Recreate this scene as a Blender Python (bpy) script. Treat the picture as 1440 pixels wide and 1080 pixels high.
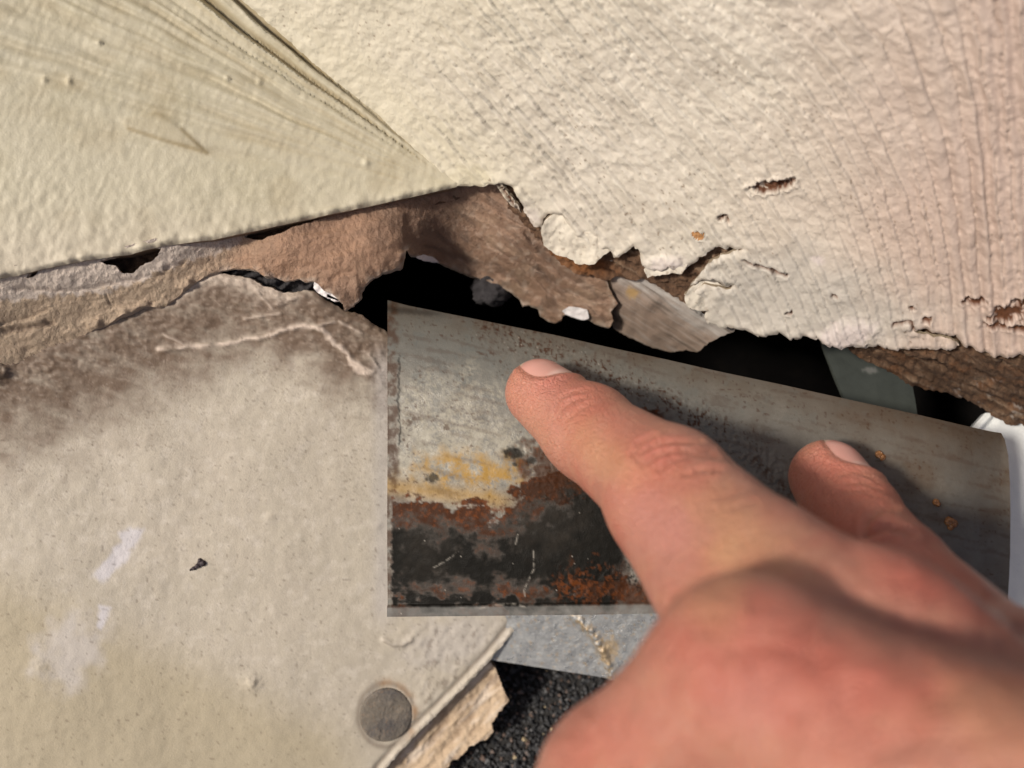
import bpy, math, random
import numpy as np
from mathutils import Matrix, Vector

for o in list(bpy.data.objects):
    bpy.data.objects.remove(o, do_unlink=True)
scene = bpy.context.scene
COL = scene.collection
random.seed(7)

# ------------------------------------------------------------------ camera
FPX = 1130.0                      # focal length in photo pixels (photo 1440 x 1080)
cam_data = bpy.data.cameras.new('camera')
cam = bpy.data.objects.new('camera', cam_data)
COL.objects.link(cam)
cam_data.sensor_fit = 'HORIZONTAL'
cam_data.sensor_width = 36.0
cam_data.lens = FPX / 1440.0 * 36.0
cam_data.clip_start = 0.005
cam_data.clip_end = 500.0
cam_data.dof.use_dof = True
cam_data.dof.focus_distance = 0.181
cam_data.dof.aperture_fstop = 10.5
CAM_LOC = Vector((0.0, 0.0, 3.0))
cam.location = CAM_LOC
cam.rotation_euler = (math.radians(22.0), 0.0, 0.0)     # looking down at the foot of the wall
scene.camera = cam
RC = np.array(cam.rotation_euler.to_matrix())
CL = np.array(CAM_LOC)

# ------------------------------------------------------------------ light
SUN_CAM = np.array([-0.60, 0.06, 0.80]); SUN_CAM /= np.linalg.norm(SUN_CAM)   # towards the sun, camera axes
SUN_W = RC @ SUN_CAM
sun_el = math.asin(SUN_W[2]); sun_az = math.atan2(SUN_W[0], SUN_W[1])
world = bpy.data.worlds.new('World'); scene.world = world
world.use_nodes = True
wn = world.node_tree
sky = wn.nodes.new('ShaderNodeTexSky'); sky.sky_type = 'NISHITA'; sky.sun_disc = False
sky.air_density = 0.7; sky.dust_density = 5.0; sky.ozone_density = 0.3
sky.sun_elevation = sun_el; sky.sun_rotation = sun_az
bg = wn.nodes['Background']; bg.inputs['Strength'].default_value = 0.08
wn.links.new(sky.outputs['Color'], bg.inputs['Color'])
sl = bpy.data.lights.new('sun', 'SUN'); sl.energy = 3.45; sl.angle = math.radians(6.0); sl.color = (1.0, 0.92, 0.81)
so = bpy.data.objects.new('sun', sl); COL.objects.link(so)
so.rotation_euler = Vector(tuple(-SUN_W)).to_track_quat('-Z', 'Y').to_euler()
so.location = (0, 0, 6)
scene.render.engine = 'CYCLES'
scene.view_settings.view_transform = 'Standard'
scene.view_settings.look = 'None'
scene.view_settings.exposure = 0.0
scene.view_settings.gamma = 1.0
scene.view_settings.use_curve_mapping = False
scene.cycles.max_bounces = 5

# ------------------------------------------------------------------ numpy helpers
def _hash(ix, iy, seed):
    h = (ix.astype(np.int64) * 374761393 + iy.astype(np.int64) * 668265263 + seed * 974634541) & 0xFFFFFFFF
    h = ((h ^ (h >> 13)) * 1274126177) & 0xFFFFFFFF
    return h ^ (h >> 16)

def noise(x, y, seed=0):
    x = np.asarray(x, float); y = np.asarray(y, float)
    ix = np.floor(x); iy = np.floor(y)
    fx = x - ix; fy = y - iy
    sx = fx * fx * fx * (fx * (fx * 6 - 15) + 10); sy = fy * fy * fy * (fy * (fy * 6 - 15) + 10)
    r = []
    for dx, dy in ((0, 0), (1, 0), (0, 1), (1, 1)):
        a = _hash(ix + dx, iy + dy, seed) / 4294967295.0 * 2 * math.pi
        r.append(np.cos(a) * (fx - dx) + np.sin(a) * (fy - dy))
    u = r[0] + sx * (r[1] - r[0]); v = r[2] + sx * (r[3] - r[2])
    return 1.45 * (u + sy * (v - u))

def fbm(x, y, oct=4, seed=0, gain=0.5):
    s = 0; a = 1.0; f = 1.0
    for k in range(oct):
        s = s + a * noise(x * f + 13.7 * k, y * f - 7.1 * k, seed + k)
        a *= gain; f *= 2.03
    return s

def sstep(a, b, x):
    t = np.clip((x - a) / (b - a), 0, 1)
    return t * t * (3 - 2 * t)

def pdist(u, v, pts, closed=False):
    pts = np.asarray(pts, float)
    n = len(pts); best = np.full(np.shape(u), 1e18)
    for i in range(n if closed else n - 1):
        a = pts[i]; b = pts[(i + 1) % n]; ab = b - a; L = ab @ ab + 1e-9
        t = np.clip(((u - a[0]) * ab[0] + (v - a[1]) * ab[1]) / L, 0, 1)
        best = np.minimum(best, (u - a[0] - t * ab[0]) ** 2 + (v - a[1] - t * ab[1]) ** 2)
    return np.sqrt(best)

def nearest(u, v, pts):
    pts = np.asarray(pts, float); n = len(pts)
    best = np.full(u.shape, 1e18); bu = u.copy(); bv = v.copy()
    for i in range(n):
        a = pts[i]; b = pts[(i + 1) % n]; ab = b - a; L = ab @ ab + 1e-9
        t = np.clip(((u - a[0]) * ab[0] + (v - a[1]) * ab[1]) / L, 0, 1)
        qu = a[0] + t * ab[0]; qv = a[1] + t * ab[1]
        d = (u - qu) ** 2 + (v - qv) ** 2
        m = d < best
        best[m] = d[m]; bu[m] = qu[m]; bv[m] = qv[m]
    return bu, bv, np.sqrt(best)

def inside(u, v, pts):
    pts = np.asarray(pts, float); n = len(pts); r = np.zeros(np.shape(u), bool)
    for i in range(n):
        a = pts[i]; b = pts[(i + 1) % n]
        if a[1] == b[1]: continue
        c = ((a[1] > v) != (b[1] > v)) & (u < (b[0] - a[0]) * (v - a[1]) / (b[1] - a[1]) + a[0])
        r ^= c
    return r

def spoly(u, v, pts, soft):
    """1 inside a polygon, 0 outside, with a soft border"""
    d = pdist(u, v, pts, True)
    s = np.where(inside(u, v, pts), d, -d)
    return sstep(-soft, soft, s)

def blob(u, v, cx, cy, rx, ry, rot=0, jag=0.25, sc=14.0, seed=3, soft=0.25):
    c, s = math.cos(rot), math.sin(rot)
    du = u - cx; dv = v - cy
    x = (du * c + dv * s) / rx; y = (-du * s + dv * c) / ry
    r = np.sqrt(x * x + y * y) + jag * fbm(u / sc, v / sc, 3, seed)
    return 1 - sstep(1 - soft, 1 + soft, r)

def jagged(pts, amp=1.5, sc=9.0, seed=1, step=2.5, closed=True):
    """resample an outline finely and roughen it"""
    pts = np.asarray(pts, float); out = []
    n = len(pts)
    for i in range(n if closed else n - 1):
        a = pts[i]; b = pts[(i + 1) % n]; L = np.hypot(*(b - a)); k = max(1, int(L / step))
        for j in range(k): out.append(a + (b - a) * j / k)
    out = np.array(out)
    out[:, 0] += amp * fbm(out[:, 0] / sc, out[:, 1] / sc, 3, seed, 0.65)
    out[:, 1] += amp * fbm(out[:, 0] / sc + 50, out[:, 1] / sc, 3, seed + 9, 0.65)
    return out

def ray(u, v):
    u = np.asarray(u, float); v = np.asarray(v, float)
    return np.stack([(u - 720) / FPX, -(v - 540) / FPX, -np.ones_like(u)], -1)

def P(u, v, d):
    return np.array([(u - 720) / FPX * d, -(v - 540) / FPX * d, -d])

def to_world(p):
    return CL + (np.asarray(p) * 0.001) @ RC.T

class Plane:
    """a flat plane through three or more (pixel x, pixel y, millimetres from the camera) points"""
    def __init__(self, *c):
        c = np.array(c, float)
        A = np.c_[c[:, 0] - 720, c[:, 1] - 540, np.ones(len(c))]
        self.k = np.linalg.lstsq(A, 1.0 / c[:, 2], rcond=None)[0]
        n = np.array([self.k[0], -self.k[1], -self.k[2] / FPX])   # a*x - b*y - c/F*z = const
        n = np.array([self.k[0] * FPX, -self.k[1] * FPX, -self.k[2]])
        n = n / np.linalg.norm(n)
        self.n = n if n[2] > 0 else -n
    def __call__(self, u, v):
        return 1.0 / (self.k[0] * (u - 720) + self.k[1] * (v - 540) + self.k[2])

class Spline:
    """a smooth curved sheet through control points (thin plate)"""
    def __init__(self, *c, n=(0, 0, 1)):
        c = np.array(c, float); self.c = c; N = len(c)
        r2 = ((c[:, None, :2] - c[None, :, :2]) ** 2).sum(-1) / 1e4
        K = np.where(r2 > 0, r2 * np.log(r2 + 1e-12), 0) + 0.02 * np.eye(N)
        Q = np.c_[np.ones(N), c[:, :2] / 100]
        A = np.block([[K, Q], [Q.T, np.zeros((3, 3))]])
        self.w = np.linalg.solve(A, np.r_[c[:, 2], 0, 0, 0])
        n = np.array(n, float); self.n = n / np.linalg.norm(n)
    def __call__(self, u, v):
        s = self.w[-3] + self.w[-2] * u / 100 + self.w[-1] * v / 100
        for (a, b, _), w in zip(self.c, self.w):
            r2 = ((u - a) ** 2 + (v - b) ** 2) / 1e4
            s = s + w * np.where(r2 > 0, r2 * np.log(r2 + 1e-12), 0)
        return s

def build_mesh(name, verts, faces, mat, parent=None, attrs=None, smooth=True):
    """verts in camera millimetres; faces (n,4) or (n,3) int array"""
    w = to_world(verts)
    org = w.mean(0)
    me = bpy.data.meshes.new(name)
    faces = np.asarray(faces, np.int32); k = faces.shape[1]
    me.vertices.add(len(w)); me.vertices.foreach_set('co', (w - org).astype(np.float32).ravel())
    me.loops.add(faces.size); me.loops.foreach_set('vertex_index', faces.ravel())
    me.polygons.add(len(faces))
    me.polygons.foreach_set('loop_start', np.arange(0, faces.size, k, dtype=np.int32))
    me.polygons.foreach_set('use_smooth', np.full(len(faces), smooth))
    me.update(calc_edges=True); me.validate()
    for key, val in (attrs or {}).items():
        a = me.attributes.new(key, 'FLOAT', 'POINT'); a.data.foreach_set('value', np.asarray(val, np.float32))
    me.materials.append(mat)
    ob = bpy.data.objects.new(name, me); COL.objects.link(ob)
    if parent is not None:
        ob.parent = parent
        ob.location = Vector(tuple(org)) - WORLD_LOC.get(parent.name, Vector((0, 0, 0)))
    else:
        ob.location = tuple(org)
    WORLD_LOC[ob.name] = Vector(tuple(org))
    return ob
WORLD_LOC = {}

def tag(o, label=None, cat=None, group=None, kind=None):
    if label: o['label'] = label
    if cat: o['category'] = cat
    if group: o['group'] = group
    if kind: o['kind'] = kind
    return o

def sheet(name, poly, surf, step, thick, mat, parent=None, h=None, attrs=None, holes=(), taper=0.0):
    """a solid slab: its outline is given along the surface, its front is carved by h(u,v) millimetres"""
    poly = np.asarray(poly, float)
    x0, y0 = poly.min(0) - step; x1, y1 = poly.max(0) + step
    nx = int((x1 - x0) / step) + 1; ny = int((y1 - y0) / step) + 1
    cu = x0 + (np.arange(nx) + .5) * step; cv = y0 + (np.arange(ny) + .5) * step
    ok = np.zeros((ny, nx), bool)
    rings = [poly] + [np.asarray(q, float) for q in holes]
    for j in range(ny):
        for q in rings:
            a = q; b = np.roll(q, -1, 0)
            m = (a[:, 1] > cv[j]) != (b[:, 1] > cv[j])
            if not m.any(): continue
            xs = a[m, 0] + (cv[j] - a[m, 1]) / (b[m, 1] - a[m, 1]) * (b[m, 0] - a[m, 0])
            k = np.searchsorted(np.sort(xs), cu)
            ok[j] ^= (k % 2 == 1)
    jj, ii = np.nonzero(ok)
    W = nx + 1
    quads = np.stack([jj * W + ii, (jj + 1) * W + ii, (jj + 1) * W + ii + 1, jj * W + ii + 1], 1)
    used, inv = np.unique(quads, return_inverse=True)
    q = inv.reshape(-1, 4); n = len(used)
    u = x0 + (used % W) * step; v = y0 + (used // W) * step
    e = np.concatenate([q[:, [k, (k + 1) % 4]] for k in range(4)])
    key = e[:, 0].astype(np.int64) * n + e[:, 1]; rev = e[:, 1].astype(np.int64) * n + e[:, 0]
    be = e[~np.isin(key, rev)]
    bv = np.unique(be)
    bu_, bv_, bd = np.full(len(bv), 0.), np.full(len(bv), 0.), np.full(len(bv), 1e9)
    for r in rings:
        a, b, d = nearest(u[bv], v[bv], r)
        m = d < bd
        bu_[m] = a[m]; bv_[m] = b[m]; bd[m] = d[m]
    m = bd < step * 1.5
    u[bv[m]] = bu_[m]; v[bv[m]] = bv_[m]
    d = surf(u, v)
    base = ray(u, v) * d[:, None]
    hh = h(u, v) if h else np.zeros(n)
    front = base + surf.n * hh[:, None]
    back = base - surf.n * thick + (surf.n * np.minimum(hh, 0)[:, None])
    # side wall vertices (own copies so the rim stays crisp)
    pos = np.full(n, -1); pos[bv] = np.arange(len(bv))
    s_f = 2 * n + pos; s_b = 2 * n + len(bv) + pos
    side = np.stack([s_f[be[:, 0]], s_b[be[:, 0]], s_b[be[:, 1]], s_f[be[:, 1]]], 1)
    verts = np.concatenate([front, back, front[bv], back[bv]])
    faces = np.concatenate([q, q[:, ::-1] + n, side])
    at = {}
    if attrs:
        for k_, val in attrs(u, v).items():
            val = np.broadcast_to(val, u.shape)
            at[k_] = np.concatenate([val, val, val[bv], val[bv]])
    rim = np.zeros(len(verts)); rim[n:] = 1.0
    at['rim'] = rim
    return build_mesh(name, verts, faces, mat, parent, at)

# ------------------------------------------------------------------ materials
def srgb(r, g, b):
    f = lambda c: (c / 255 / 12.92) if c / 255 <= 0.04045 else ((c / 255 + 0.055) / 1.055) ** 2.4
    return (f(r), f(g), f(b), 1.0)

def material(name, base, rough=0.7, layers=(), mottle=(), bumps=(), metallic=0.0, spec=0.4, sss=None, coat=0.0, rough_noise=0.0, metal_attr=None):
    """layers: (attribute, colour); mottle: (scale per metre, colour, low, high, amount); bumps: (scale per metre, height in metres)"""
    m = bpy.data.materials.new(name); m.use_nodes = True
    nt = m.node_tree; N = nt.nodes; L = nt.links
    b = N['Principled BSDF']
    tc = N.new('ShaderNodeTexCoord')
    rgb = N.new('ShaderNodeRGB'); rgb.outputs[0].default_value = base
    cur = rgb.outputs[0]
    def mixin(fac, col):
        nonlocal cur
        mx = N.new('ShaderNodeMix'); mx.data_type = 'RGBA'
        L.new(fac, mx.inputs['Factor']); L.new(cur, mx.inputs['A'])
        if isinstance(col, tuple): mx.inputs['B'].default_value = col
        else: L.new(col, mx.inputs['B'])
        cur = mx.outputs['Result']
    def mott(items):
        for sc, col, lo, hi, amt in items:
            t = N.new('ShaderNodeTexNoise'); t.inputs['Scale'].default_value = sc; t.inputs['Detail'].default_value = 6; t.inputs['Roughness'].default_value = 0.62
            L.new(tc.outputs['Object'], t.inputs['Vector'])
            r = N.new('ShaderNodeMapRange'); r.inputs['From Min'].default_value = lo; r.inputs['From Max'].default_value = hi; r.inputs['To Max'].default_value = amt
            L.new(t.outputs['Fac'], r.inputs['Value'])
            mixin(r.outputs['Result'], col)
    mott([k for k in mottle if len(k) == 5])
    for at, col in layers:
        a = N.new('ShaderNodeAttribute'); a.attribute_name = at
        mixin(a.outputs['Fac'], col)
    mott([k[:5] for k in mottle if len(k) == 6])
    L.new(cur, b.inputs['Base Color'])
    b.inputs['Roughness'].default_value = rough
    if rough_noise:
        t = N.new('ShaderNodeTexNoise'); t.inputs['Scale'].default_value = 400; t.inputs['Detail'].default_value = 5
        L.new(tc.outputs['Object'], t.inputs['Vector'])
        r = N.new('ShaderNodeMapRange'); r.inputs['From Min'].default_value = .3; r.inputs['From Max'].default_value = .7
        r.inputs['To Min'].default_value = rough - rough_noise; r.inputs['To Max'].default_value = rough + rough_noise
        L.new(t.outputs['Fac'], r.inputs['Value']); L.new(r.outputs['Result'], b.inputs['Roughness'])
    b.inputs['Metallic'].default_value = metallic
    if metal_attr:
        a = N.new('ShaderNodeAttribute'); a.attribute_name = metal_attr
        r = N.new('ShaderNodeMapRange'); r.inputs['To Min'].default_value = metallic; r.inputs['To Max'].default_value = 0.0
        L.new(a.outputs['Fac'], r.inputs['Value']); L.new(r.outputs['Result'], b.inputs['Metallic'])
    b.inputs['Specular IOR Level'].default_value = spec
    if metal_attr:
        a = N.new('ShaderNodeAttribute'); a.attribute_name = 'black'
        r = N.new('ShaderNodeMapRange'); r.inputs['To Min'].default_value = spec; r.inputs['To Max'].default_value = 0.04
        a2 = N.new('ShaderNodeAttribute'); a2.attribute_name = 'rust'
        mxm = N.new('ShaderNodeMath'); mxm.operation = 'MAXIMUM'
        L.new(a.outputs['Fac'], mxm.inputs[0]); L.new(a2.outputs['Fac'], mxm.inputs[1])
        L.new(mxm.outputs[0], r.inputs['Value']); L.new(r.outputs['Result'], b.inputs['Specular IOR Level'])
    if coat: b.inputs['Coat Weight'].default_value = coat; b.inputs['Coat Roughness'].default_value = 0.35
    if sss:
        b.inputs['Subsurface Weight'].default_value = sss[0]; b.inputs['Subsurface Radius'].default_value = sss[1]; b.inputs['Subsurface Scale'].default_value = sss[2]
    prev = None
    if name == 'skin':                                  # fine criss-cross lines of the skin
        for vs, hg in ((700, 0.00010), (1500, 0.00010)):
            vo = N.new('ShaderNodeTexVoronoi'); vo.feature = 'DISTANCE_TO_EDGE'; vo.inputs['Scale'].default_value = vs
            L.new(tc.outputs['Object'], vo.inputs['Vector'])
            mr = N.new('ShaderNodeMapRange'); mr.inputs['From Max'].default_value = 0.18
            L.new(vo.outputs['Distance'], mr.inputs['Value'])
            bp = N.new('ShaderNodeBump'); bp.inputs['Distance'].default_value = hg
            L.new(mr.outputs['Result'], bp.inputs['Height'])
            if prev: L.new(prev, bp.inputs['Normal'])
            prev = bp.outputs['Normal']
    for sc, hgt in bumps:
        t = N.new('ShaderNodeTexNoise'); t.inputs['Scale'].default_value = sc; t.inputs['Detail'].default_value = 4; t.inputs['Roughness'].default_value = 0.6
        L.new(tc.outputs['Object'], t.inputs['Vector'])
        bp = N.new('ShaderNodeBump'); bp.inputs['Strength'].default_value = 1.0; bp.inputs['Distance'].default_value = hgt
        L.new(t.outputs['Fac'], bp.inputs['Height'])
        if prev: L.new(prev, bp.inputs['Normal'])
        prev = bp.outputs['Normal']
    if prev: L.new(prev, b.inputs['Normal'])
    return m

M = {}
M['cream'] = material('cream_paint', (0.54, 0.495, 0.370, 1), 0.55,
    layers=[('dirt', (0.36, 0.29, 0.17, 1)), ('warm', (0.58, 0.505, 0.405, 1)), ('rim', (0.22, 0.15, 0.10, 1))],
    mottle=[(60, (0.45, 0.41, 0.285, 1), .45, .70, .7), (900, (0.62, 0.575, 0.45, 1), .5, .7, .5)], bumps=[(700, 0.0001), (2500, 0.00006)])
M['board'] = material('rough_sawn_paint', (0.66, 0.61, 0.52, 1), 0.45,
    layers=[('pink', (0.53, 0.415, 0.355, 1)), ('grey', (0.50, 0.475, 0.43, 1)), ('lilac', (0.62, 0.55, 0.54, 1)), ('yellow', (0.62, 0.57, 0.43, 1)), ('dirt', (0.22, 0.155, 0.10, 1)), ('wood', (0.12, 0.05, 0.025, 1)), ('rim', (0.30, 0.24, 0.17, 1))],
    mottle=[(90, (0.50, 0.45, 0.375, 1), .45, .68, .6), (1200, (0.74, 0.70, 0.62, 1), .52, .75, .45), (3000, (0.40, 0.32, 0.24, 1), .63, .8, .5)], bumps=[(1500, 0.00016), (4500, 0.00010)])
M['wood'] = material('rotten_wood', (0.13, 0.072, 0.042, 1), 0.9,
    layers=[('light', (0.30, 0.21, 0.14, 1)), ('orange', (0.24, 0.09, 0.025, 1)), ('dark', (0.02, 0.012, 0.008, 1)), ('white', (0.55, 0.5, 0.45, 1))],
    mottle=[(500, (0.20, 0.12, 0.07, 1), .45, .7, .7), (2600, (0.035, 0.02, 0.012, 1), .5, .7, .7)], bumps=[(1200, 0.0006), (4000, 0.0003)])
M['strip'] = material('old_sealant', (0.285, 0.180, 0.122, 1), 0.42,
    layers=[('tan', (0.50, 0.385, 0.275, 1)), ('pinkish', (0.62, 0.53, 0.46, 1)), ('copper', (0.40, 0.24, 0.155, 1)), ('dark', (0.125, 0.082, 0.06, 1)), ('pale', (0.52, 0.42, 0.34, 1)), ('rim', (0.55, 0.45, 0.36, 1))],
    mottle=[(250, (0.19, 0.115, 0.077, 1), .45, .7, .6), (2200, (0.42, 0.31, 0.23, 1), .56, .72, .45), (1600, (0.09, 0.055, 0.038, 1), .56, .72, .6)], bumps=[(1400, 0.0005), (4000, 0.0003)], spec=0.5)
M['splinter'] = material('weathered_grey_wood', (0.29, 0.215, 0.168, 1), 0.75,
    layers=[('pale', (0.50, 0.47, 0.44, 1)), ('ochre', (0.42, 0.27, 0.10, 1)), ('dark', (0.10, 0.075, 0.055, 1))],
    mottle=[(700, (0.20, 0.155, 0.125, 1), .45, .7, .5)], bumps=[(2600, 0.0002)])
M['panel'] = material('painted_flashing', (0.475, 0.425, 0.345, 1), 0.5,
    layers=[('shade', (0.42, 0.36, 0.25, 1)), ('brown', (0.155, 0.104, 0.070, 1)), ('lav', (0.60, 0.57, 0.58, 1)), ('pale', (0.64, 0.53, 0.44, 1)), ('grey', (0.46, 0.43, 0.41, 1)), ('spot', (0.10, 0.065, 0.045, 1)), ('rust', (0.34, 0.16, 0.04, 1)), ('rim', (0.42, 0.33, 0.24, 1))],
    mottle=[(45, (0.50, 0.445, 0.365, 1), .42, .66, .8), (350, (0.63, 0.575, 0.50, 1), .5, .7, .5), (1700, (0.30, 0.22, 0.15, 1), .60, .78, .6)], bumps=[(500, 0.00006), (2200, 0.00010), (5000, 0.00008)])
M['plate'] = material('weathered_sheet_metal', (0.135, 0.126, 0.110, 1), 0.42,
    layers=[('warm', (0.098, 0.076, 0.057, 1)), ('blue', (0.118, 0.120, 0.110, 1)), ('white', (0.29, 0.27, 0.215, 1)), ('ochre', (0.29, 0.165, 0.024, 1)), ('rust', (0.048, 0.017, 0.007, 1)), ('black', (0.007, 0.0065, 0.0055, 1)), ('orange', (0.115, 0.034, 0.009, 1)), ('haze', (0.024, 0.020, 0.016, 1)), ('hem', (0.15, 0.148, 0.14, 1)), ('scratch_glint', (0.42, 0.39, 0.34, 1)), ('rim', (0.17, 0.175, 0.18, 1))],
    mottle=[(160, (0.175, 0.168, 0.148, 1), .45, .66, .7), (900, (0.10, 0.092, 0.08, 1), .55, .72, .55), (2600, (0.30, 0.275, 0.23, 1), .62, .74, .4)], bumps=[(900, 0.00006), (3500, 0.00006)], metallic=0.14, spec=0.22, rough_noise=0.12, metal_attr='matte')
M['galv'] = material('galvanized_strip', (0.42, 0.43, 0.43, 1), 0.38,
    layers=[('crust', (0.50, 0.38, 0.24, 1)), ('rim', (0.6, 0.6, 0.6, 1))],
    mottle=[(300, (0.30, 0.31, 0.32, 1), .42, .65, .8), (1500, (0.62, 0.58, 0.52, 1), .55, .7, .7)], bumps=[(300, 0.0002), (3000, 0.0002)], metallic=0.6, rough_noise=0.2)
M['torn'] = material('torn_tan_paper', (0.55, 0.42, 0.29, 1), 0.8,
    layers=[('pale', (0.66, 0.56, 0.46, 1)), ('dark', (0.30, 0.21, 0.14, 1)), ('rim', (0.40, 0.30, 0.20, 1))],
    mottle=[(300, (0.44, 0.32, 0.21, 1), .45, .68, .7)], bumps=[(1200, 0.0003), (4000, 0.00015)])
M['shingle'] = material('asphalt', (0.022, 0.021, 0.021, 1), 0.85, mottle=[(2500, (0.06, 0.058, 0.056, 1), .5, .7, .8)], bumps=[(1500, 0.0006)])
M['white_metal'] = material('white_coated_metal', (0.74, 0.76, 0.76, 1), 0.4, mottle=[(200, (0.66, 0.68, 0.70, 1), .45, .7, .6), (2500, (0.5, 0.5, 0.5, 1), .62, .75, .5)], bumps=[(1400, 0.00008)], layers=[('rim', (0.7, 0.72, 0.72, 1))])
M['green_metal'] = material('grey_green_metal', (0.055, 0.062, 0.055, 1), 0.5, mottle=[(300, (0.04, 0.045, 0.04, 1), .45, .7, .6)], layers=[('pale', (0.16, 0.16, 0.15, 1))], bumps=[(900, 0.0001)])
M['cavity'] = material('hollow_black', (0.010, 0.009, 0.009, 1), 0.95, mottle=[(300, (0.02, 0.016, 0.014, 1), .5, .7, .6)], spec=0.1)  # near-black walls, the hollow's darkness put into their colour
M['fluff'] = material('dusty_web', (0.045, 0.042, 0.045, 1), 1.0, mottle=[(500, (0.03, 0.027, 0.03, 1), .45, .65, .8)], bumps=[(1500, 0.0005)])
M['nail'] = material('grey_nail_steel', (0.15, 0.13, 0.105, 1), 0.7, mottle=[(120, (0.09, 0.083, 0.08, 1), .42, .6, .9), (500, (0.22, 0.185, 0.145, 1), .5, .66, .7), (1500, (0.22, 0.14, 0.085, 1), .55, .7, .6)], bumps=[(250, 0.0009), (1200, 0.0003)], metallic=0.0)
M['flake'] = material('pale_paint_flake', (0.72, 0.69, 0.69, 1), 0.7, mottle=[(900, (0.55, 0.50, 0.48, 1), .5, .7, .6)], bumps=[(2000, 0.0002)])
M['resin'] = material('amber_rust_blister', (0.30, 0.13, 0.04, 1), 0.18, mottle=[(1200, (0.10, 0.035, 0.012, 1), .45, .6, .8), (2500, (0.7, 0.55, 0.35, 1), .6, .72, .8)], bumps=[(1800, 0.0005)], spec=0.8)
M['bug'] = material('dark_speck', (0.035, 0.025, 0.03, 1), 0.6, mottle=[(2500, (0.09, 0.07, 0.07, 1), .5, .6, .7)])
M['grain_wood'] = material('orange_heartwood', (0.45, 0.24, 0.10, 1), 0.75, mottle=[(1500, (0.28, 0.13, 0.05, 1), .45, .65, .8)], bumps=[(2500, 0.0002)])
M['skin'] = material('skin', (0.485, 0.212, 0.150, 1), 0.34,
    layers=[('red', (0.47, 0.125, 0.088, 1)), ('yellow', (0.54, 0.285, 0.152, 1)), ('pink', (0.50, 0.215, 0.172, 1)), ('brown', (0.42, 0.17, 0.11, 1))],
    mottle=[(70, (0.46, 0.145, 0.098, 1), .46, .64, .7), (220, (0.52, 0.25, 0.162, 1), .5, .66, .6), (700, (0.46, 0.16, 0.112, 1), .5, .68, .6), (3000, (0.45, 0.19, 0.12, 1), .60, .78, .35)], bumps=[(900, 0.00012), (3000, 0.00014)], spec=0.5, sss=(0.22, (1.0, 0.35, 0.2), 0.0025))
M['fingernail'] = material('fingernail', (0.58, 0.30, 0.255, 1), 0.25, layers=[('free', (0.66, 0.50, 0.40, 1)), ('moon', (0.70, 0.50, 0.45, 1)), ('cut', (0.40, 0.17, 0.11, 1))], mottle=[(300, (0.60, 0.30, 0.26, 1), .45, .7, .5)], bumps=[(2500, 0.00003)], spec=0.45, sss=(0.15, (1.0, 0.4, 0.3), 0.0015))

# ------------------------------------------------------------------ surfaces (real planes of the place)
LW = Plane((660, 265, 191), (345, 0, 176), (0, 390, 168))           # wall board at the left of the corner
RW = Plane((660, 265, 191), (345, 0, 176), (1440, 490, 172))        # rough-sawn trim board at the right
PN = Plane((540, 470, 195), (540, 1000, 212), (0, 700, 188))        # painted flashing on the roof
PL = Plane((545, 430, 189), (545, 865, 185), (1412, 700, 164))      # loose metal plate under the fingers

class Off:
    def __init__(self, s, k): self.s, self.k, self.n = s, k, s.n
    def __call__(self, u, v): return self.s(u, v) + (self.k(u, v) if callable(self.k) else self.k)

# ------------------------------------------------------------------ setting: roof, granules, cavity
SH = Plane((700, 1000, 236), (1100, 1000, 232), (700, 1300, 215))
roof = sheet('roof', [(-400, 700), (1700, 700), (1900, 1500), (-500, 1500)], SH, 12, 8, M['shingle'], h=lambda u, v: 0.4 * fbm(u / 40, v / 40, 3, 5))
tag(roof, 'black asphalt shingle roof showing between torn tan paper and the hand', 'roof', kind='structure')

rng = np.random.default_rng(3)
def make_granules():
    n = 9000
    u = rng.uniform(560, 1060, n); v = rng.uniform(870, 1210, n)
    base = ray(u, v) * SH(u, v)[:, None]
    oct_v = np.array([[1, 0, 0], [-1, 0, 0], [0, 1, 0], [0, -1, 0], [0, 0, 1], [0, 0, -1.]])
    oct_f = np.array([[0, 2, 4], [2, 1, 4], [1, 3, 4], [3, 0, 4], [2, 0, 5], [1, 2, 5], [3, 1, 5], [0, 3, 5]])
    size = rng.uniform(0.35, 0.95, n) * np.where(rng.random(n) < .03, 1.7, 1)
    V = []; F = []; T = []
    for i in range(n):
        q, _ = np.linalg.qr(rng.normal(size=(3, 3)))
        s = size[i] * rng.uniform(0.6, 1.25, (6, 1))
        V.append(base[i] + (oct_v * s) @ q.T + SH.n * rng.uniform(0.0, 0.9)); F.append(oct_f + 6 * i)
        T.append(np.full(6, rng.random()))
    t = np.concatenate(T)
    m = material('roof_granules', (0.018, 0.019, 0.021, 1), 0.6, layers=[('a', (0.075, 0.075, 0.078, 1)), ('b', (0.20, 0.135, 0.105, 1)), ('c', (0.52, 0.42, 0.27, 1))], mottle=[(3000, (0.12, 0.12, 0.125, 1), .55, .75, .5)])
    o = build_mesh('roof_granules', np.concatenate(V), np.concatenate(F), m, None,
        {'a': sstep(.3, .9, t) * (t < .93), 'b': (t > .90) * (t < .975) * .6, 'c': (t > .988) * 1.0}, smooth=False)
    return tag(o, 'coarse black mineral granules coating the shingle below the metal', 'granules', kind='stuff')
make_granules()

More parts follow.
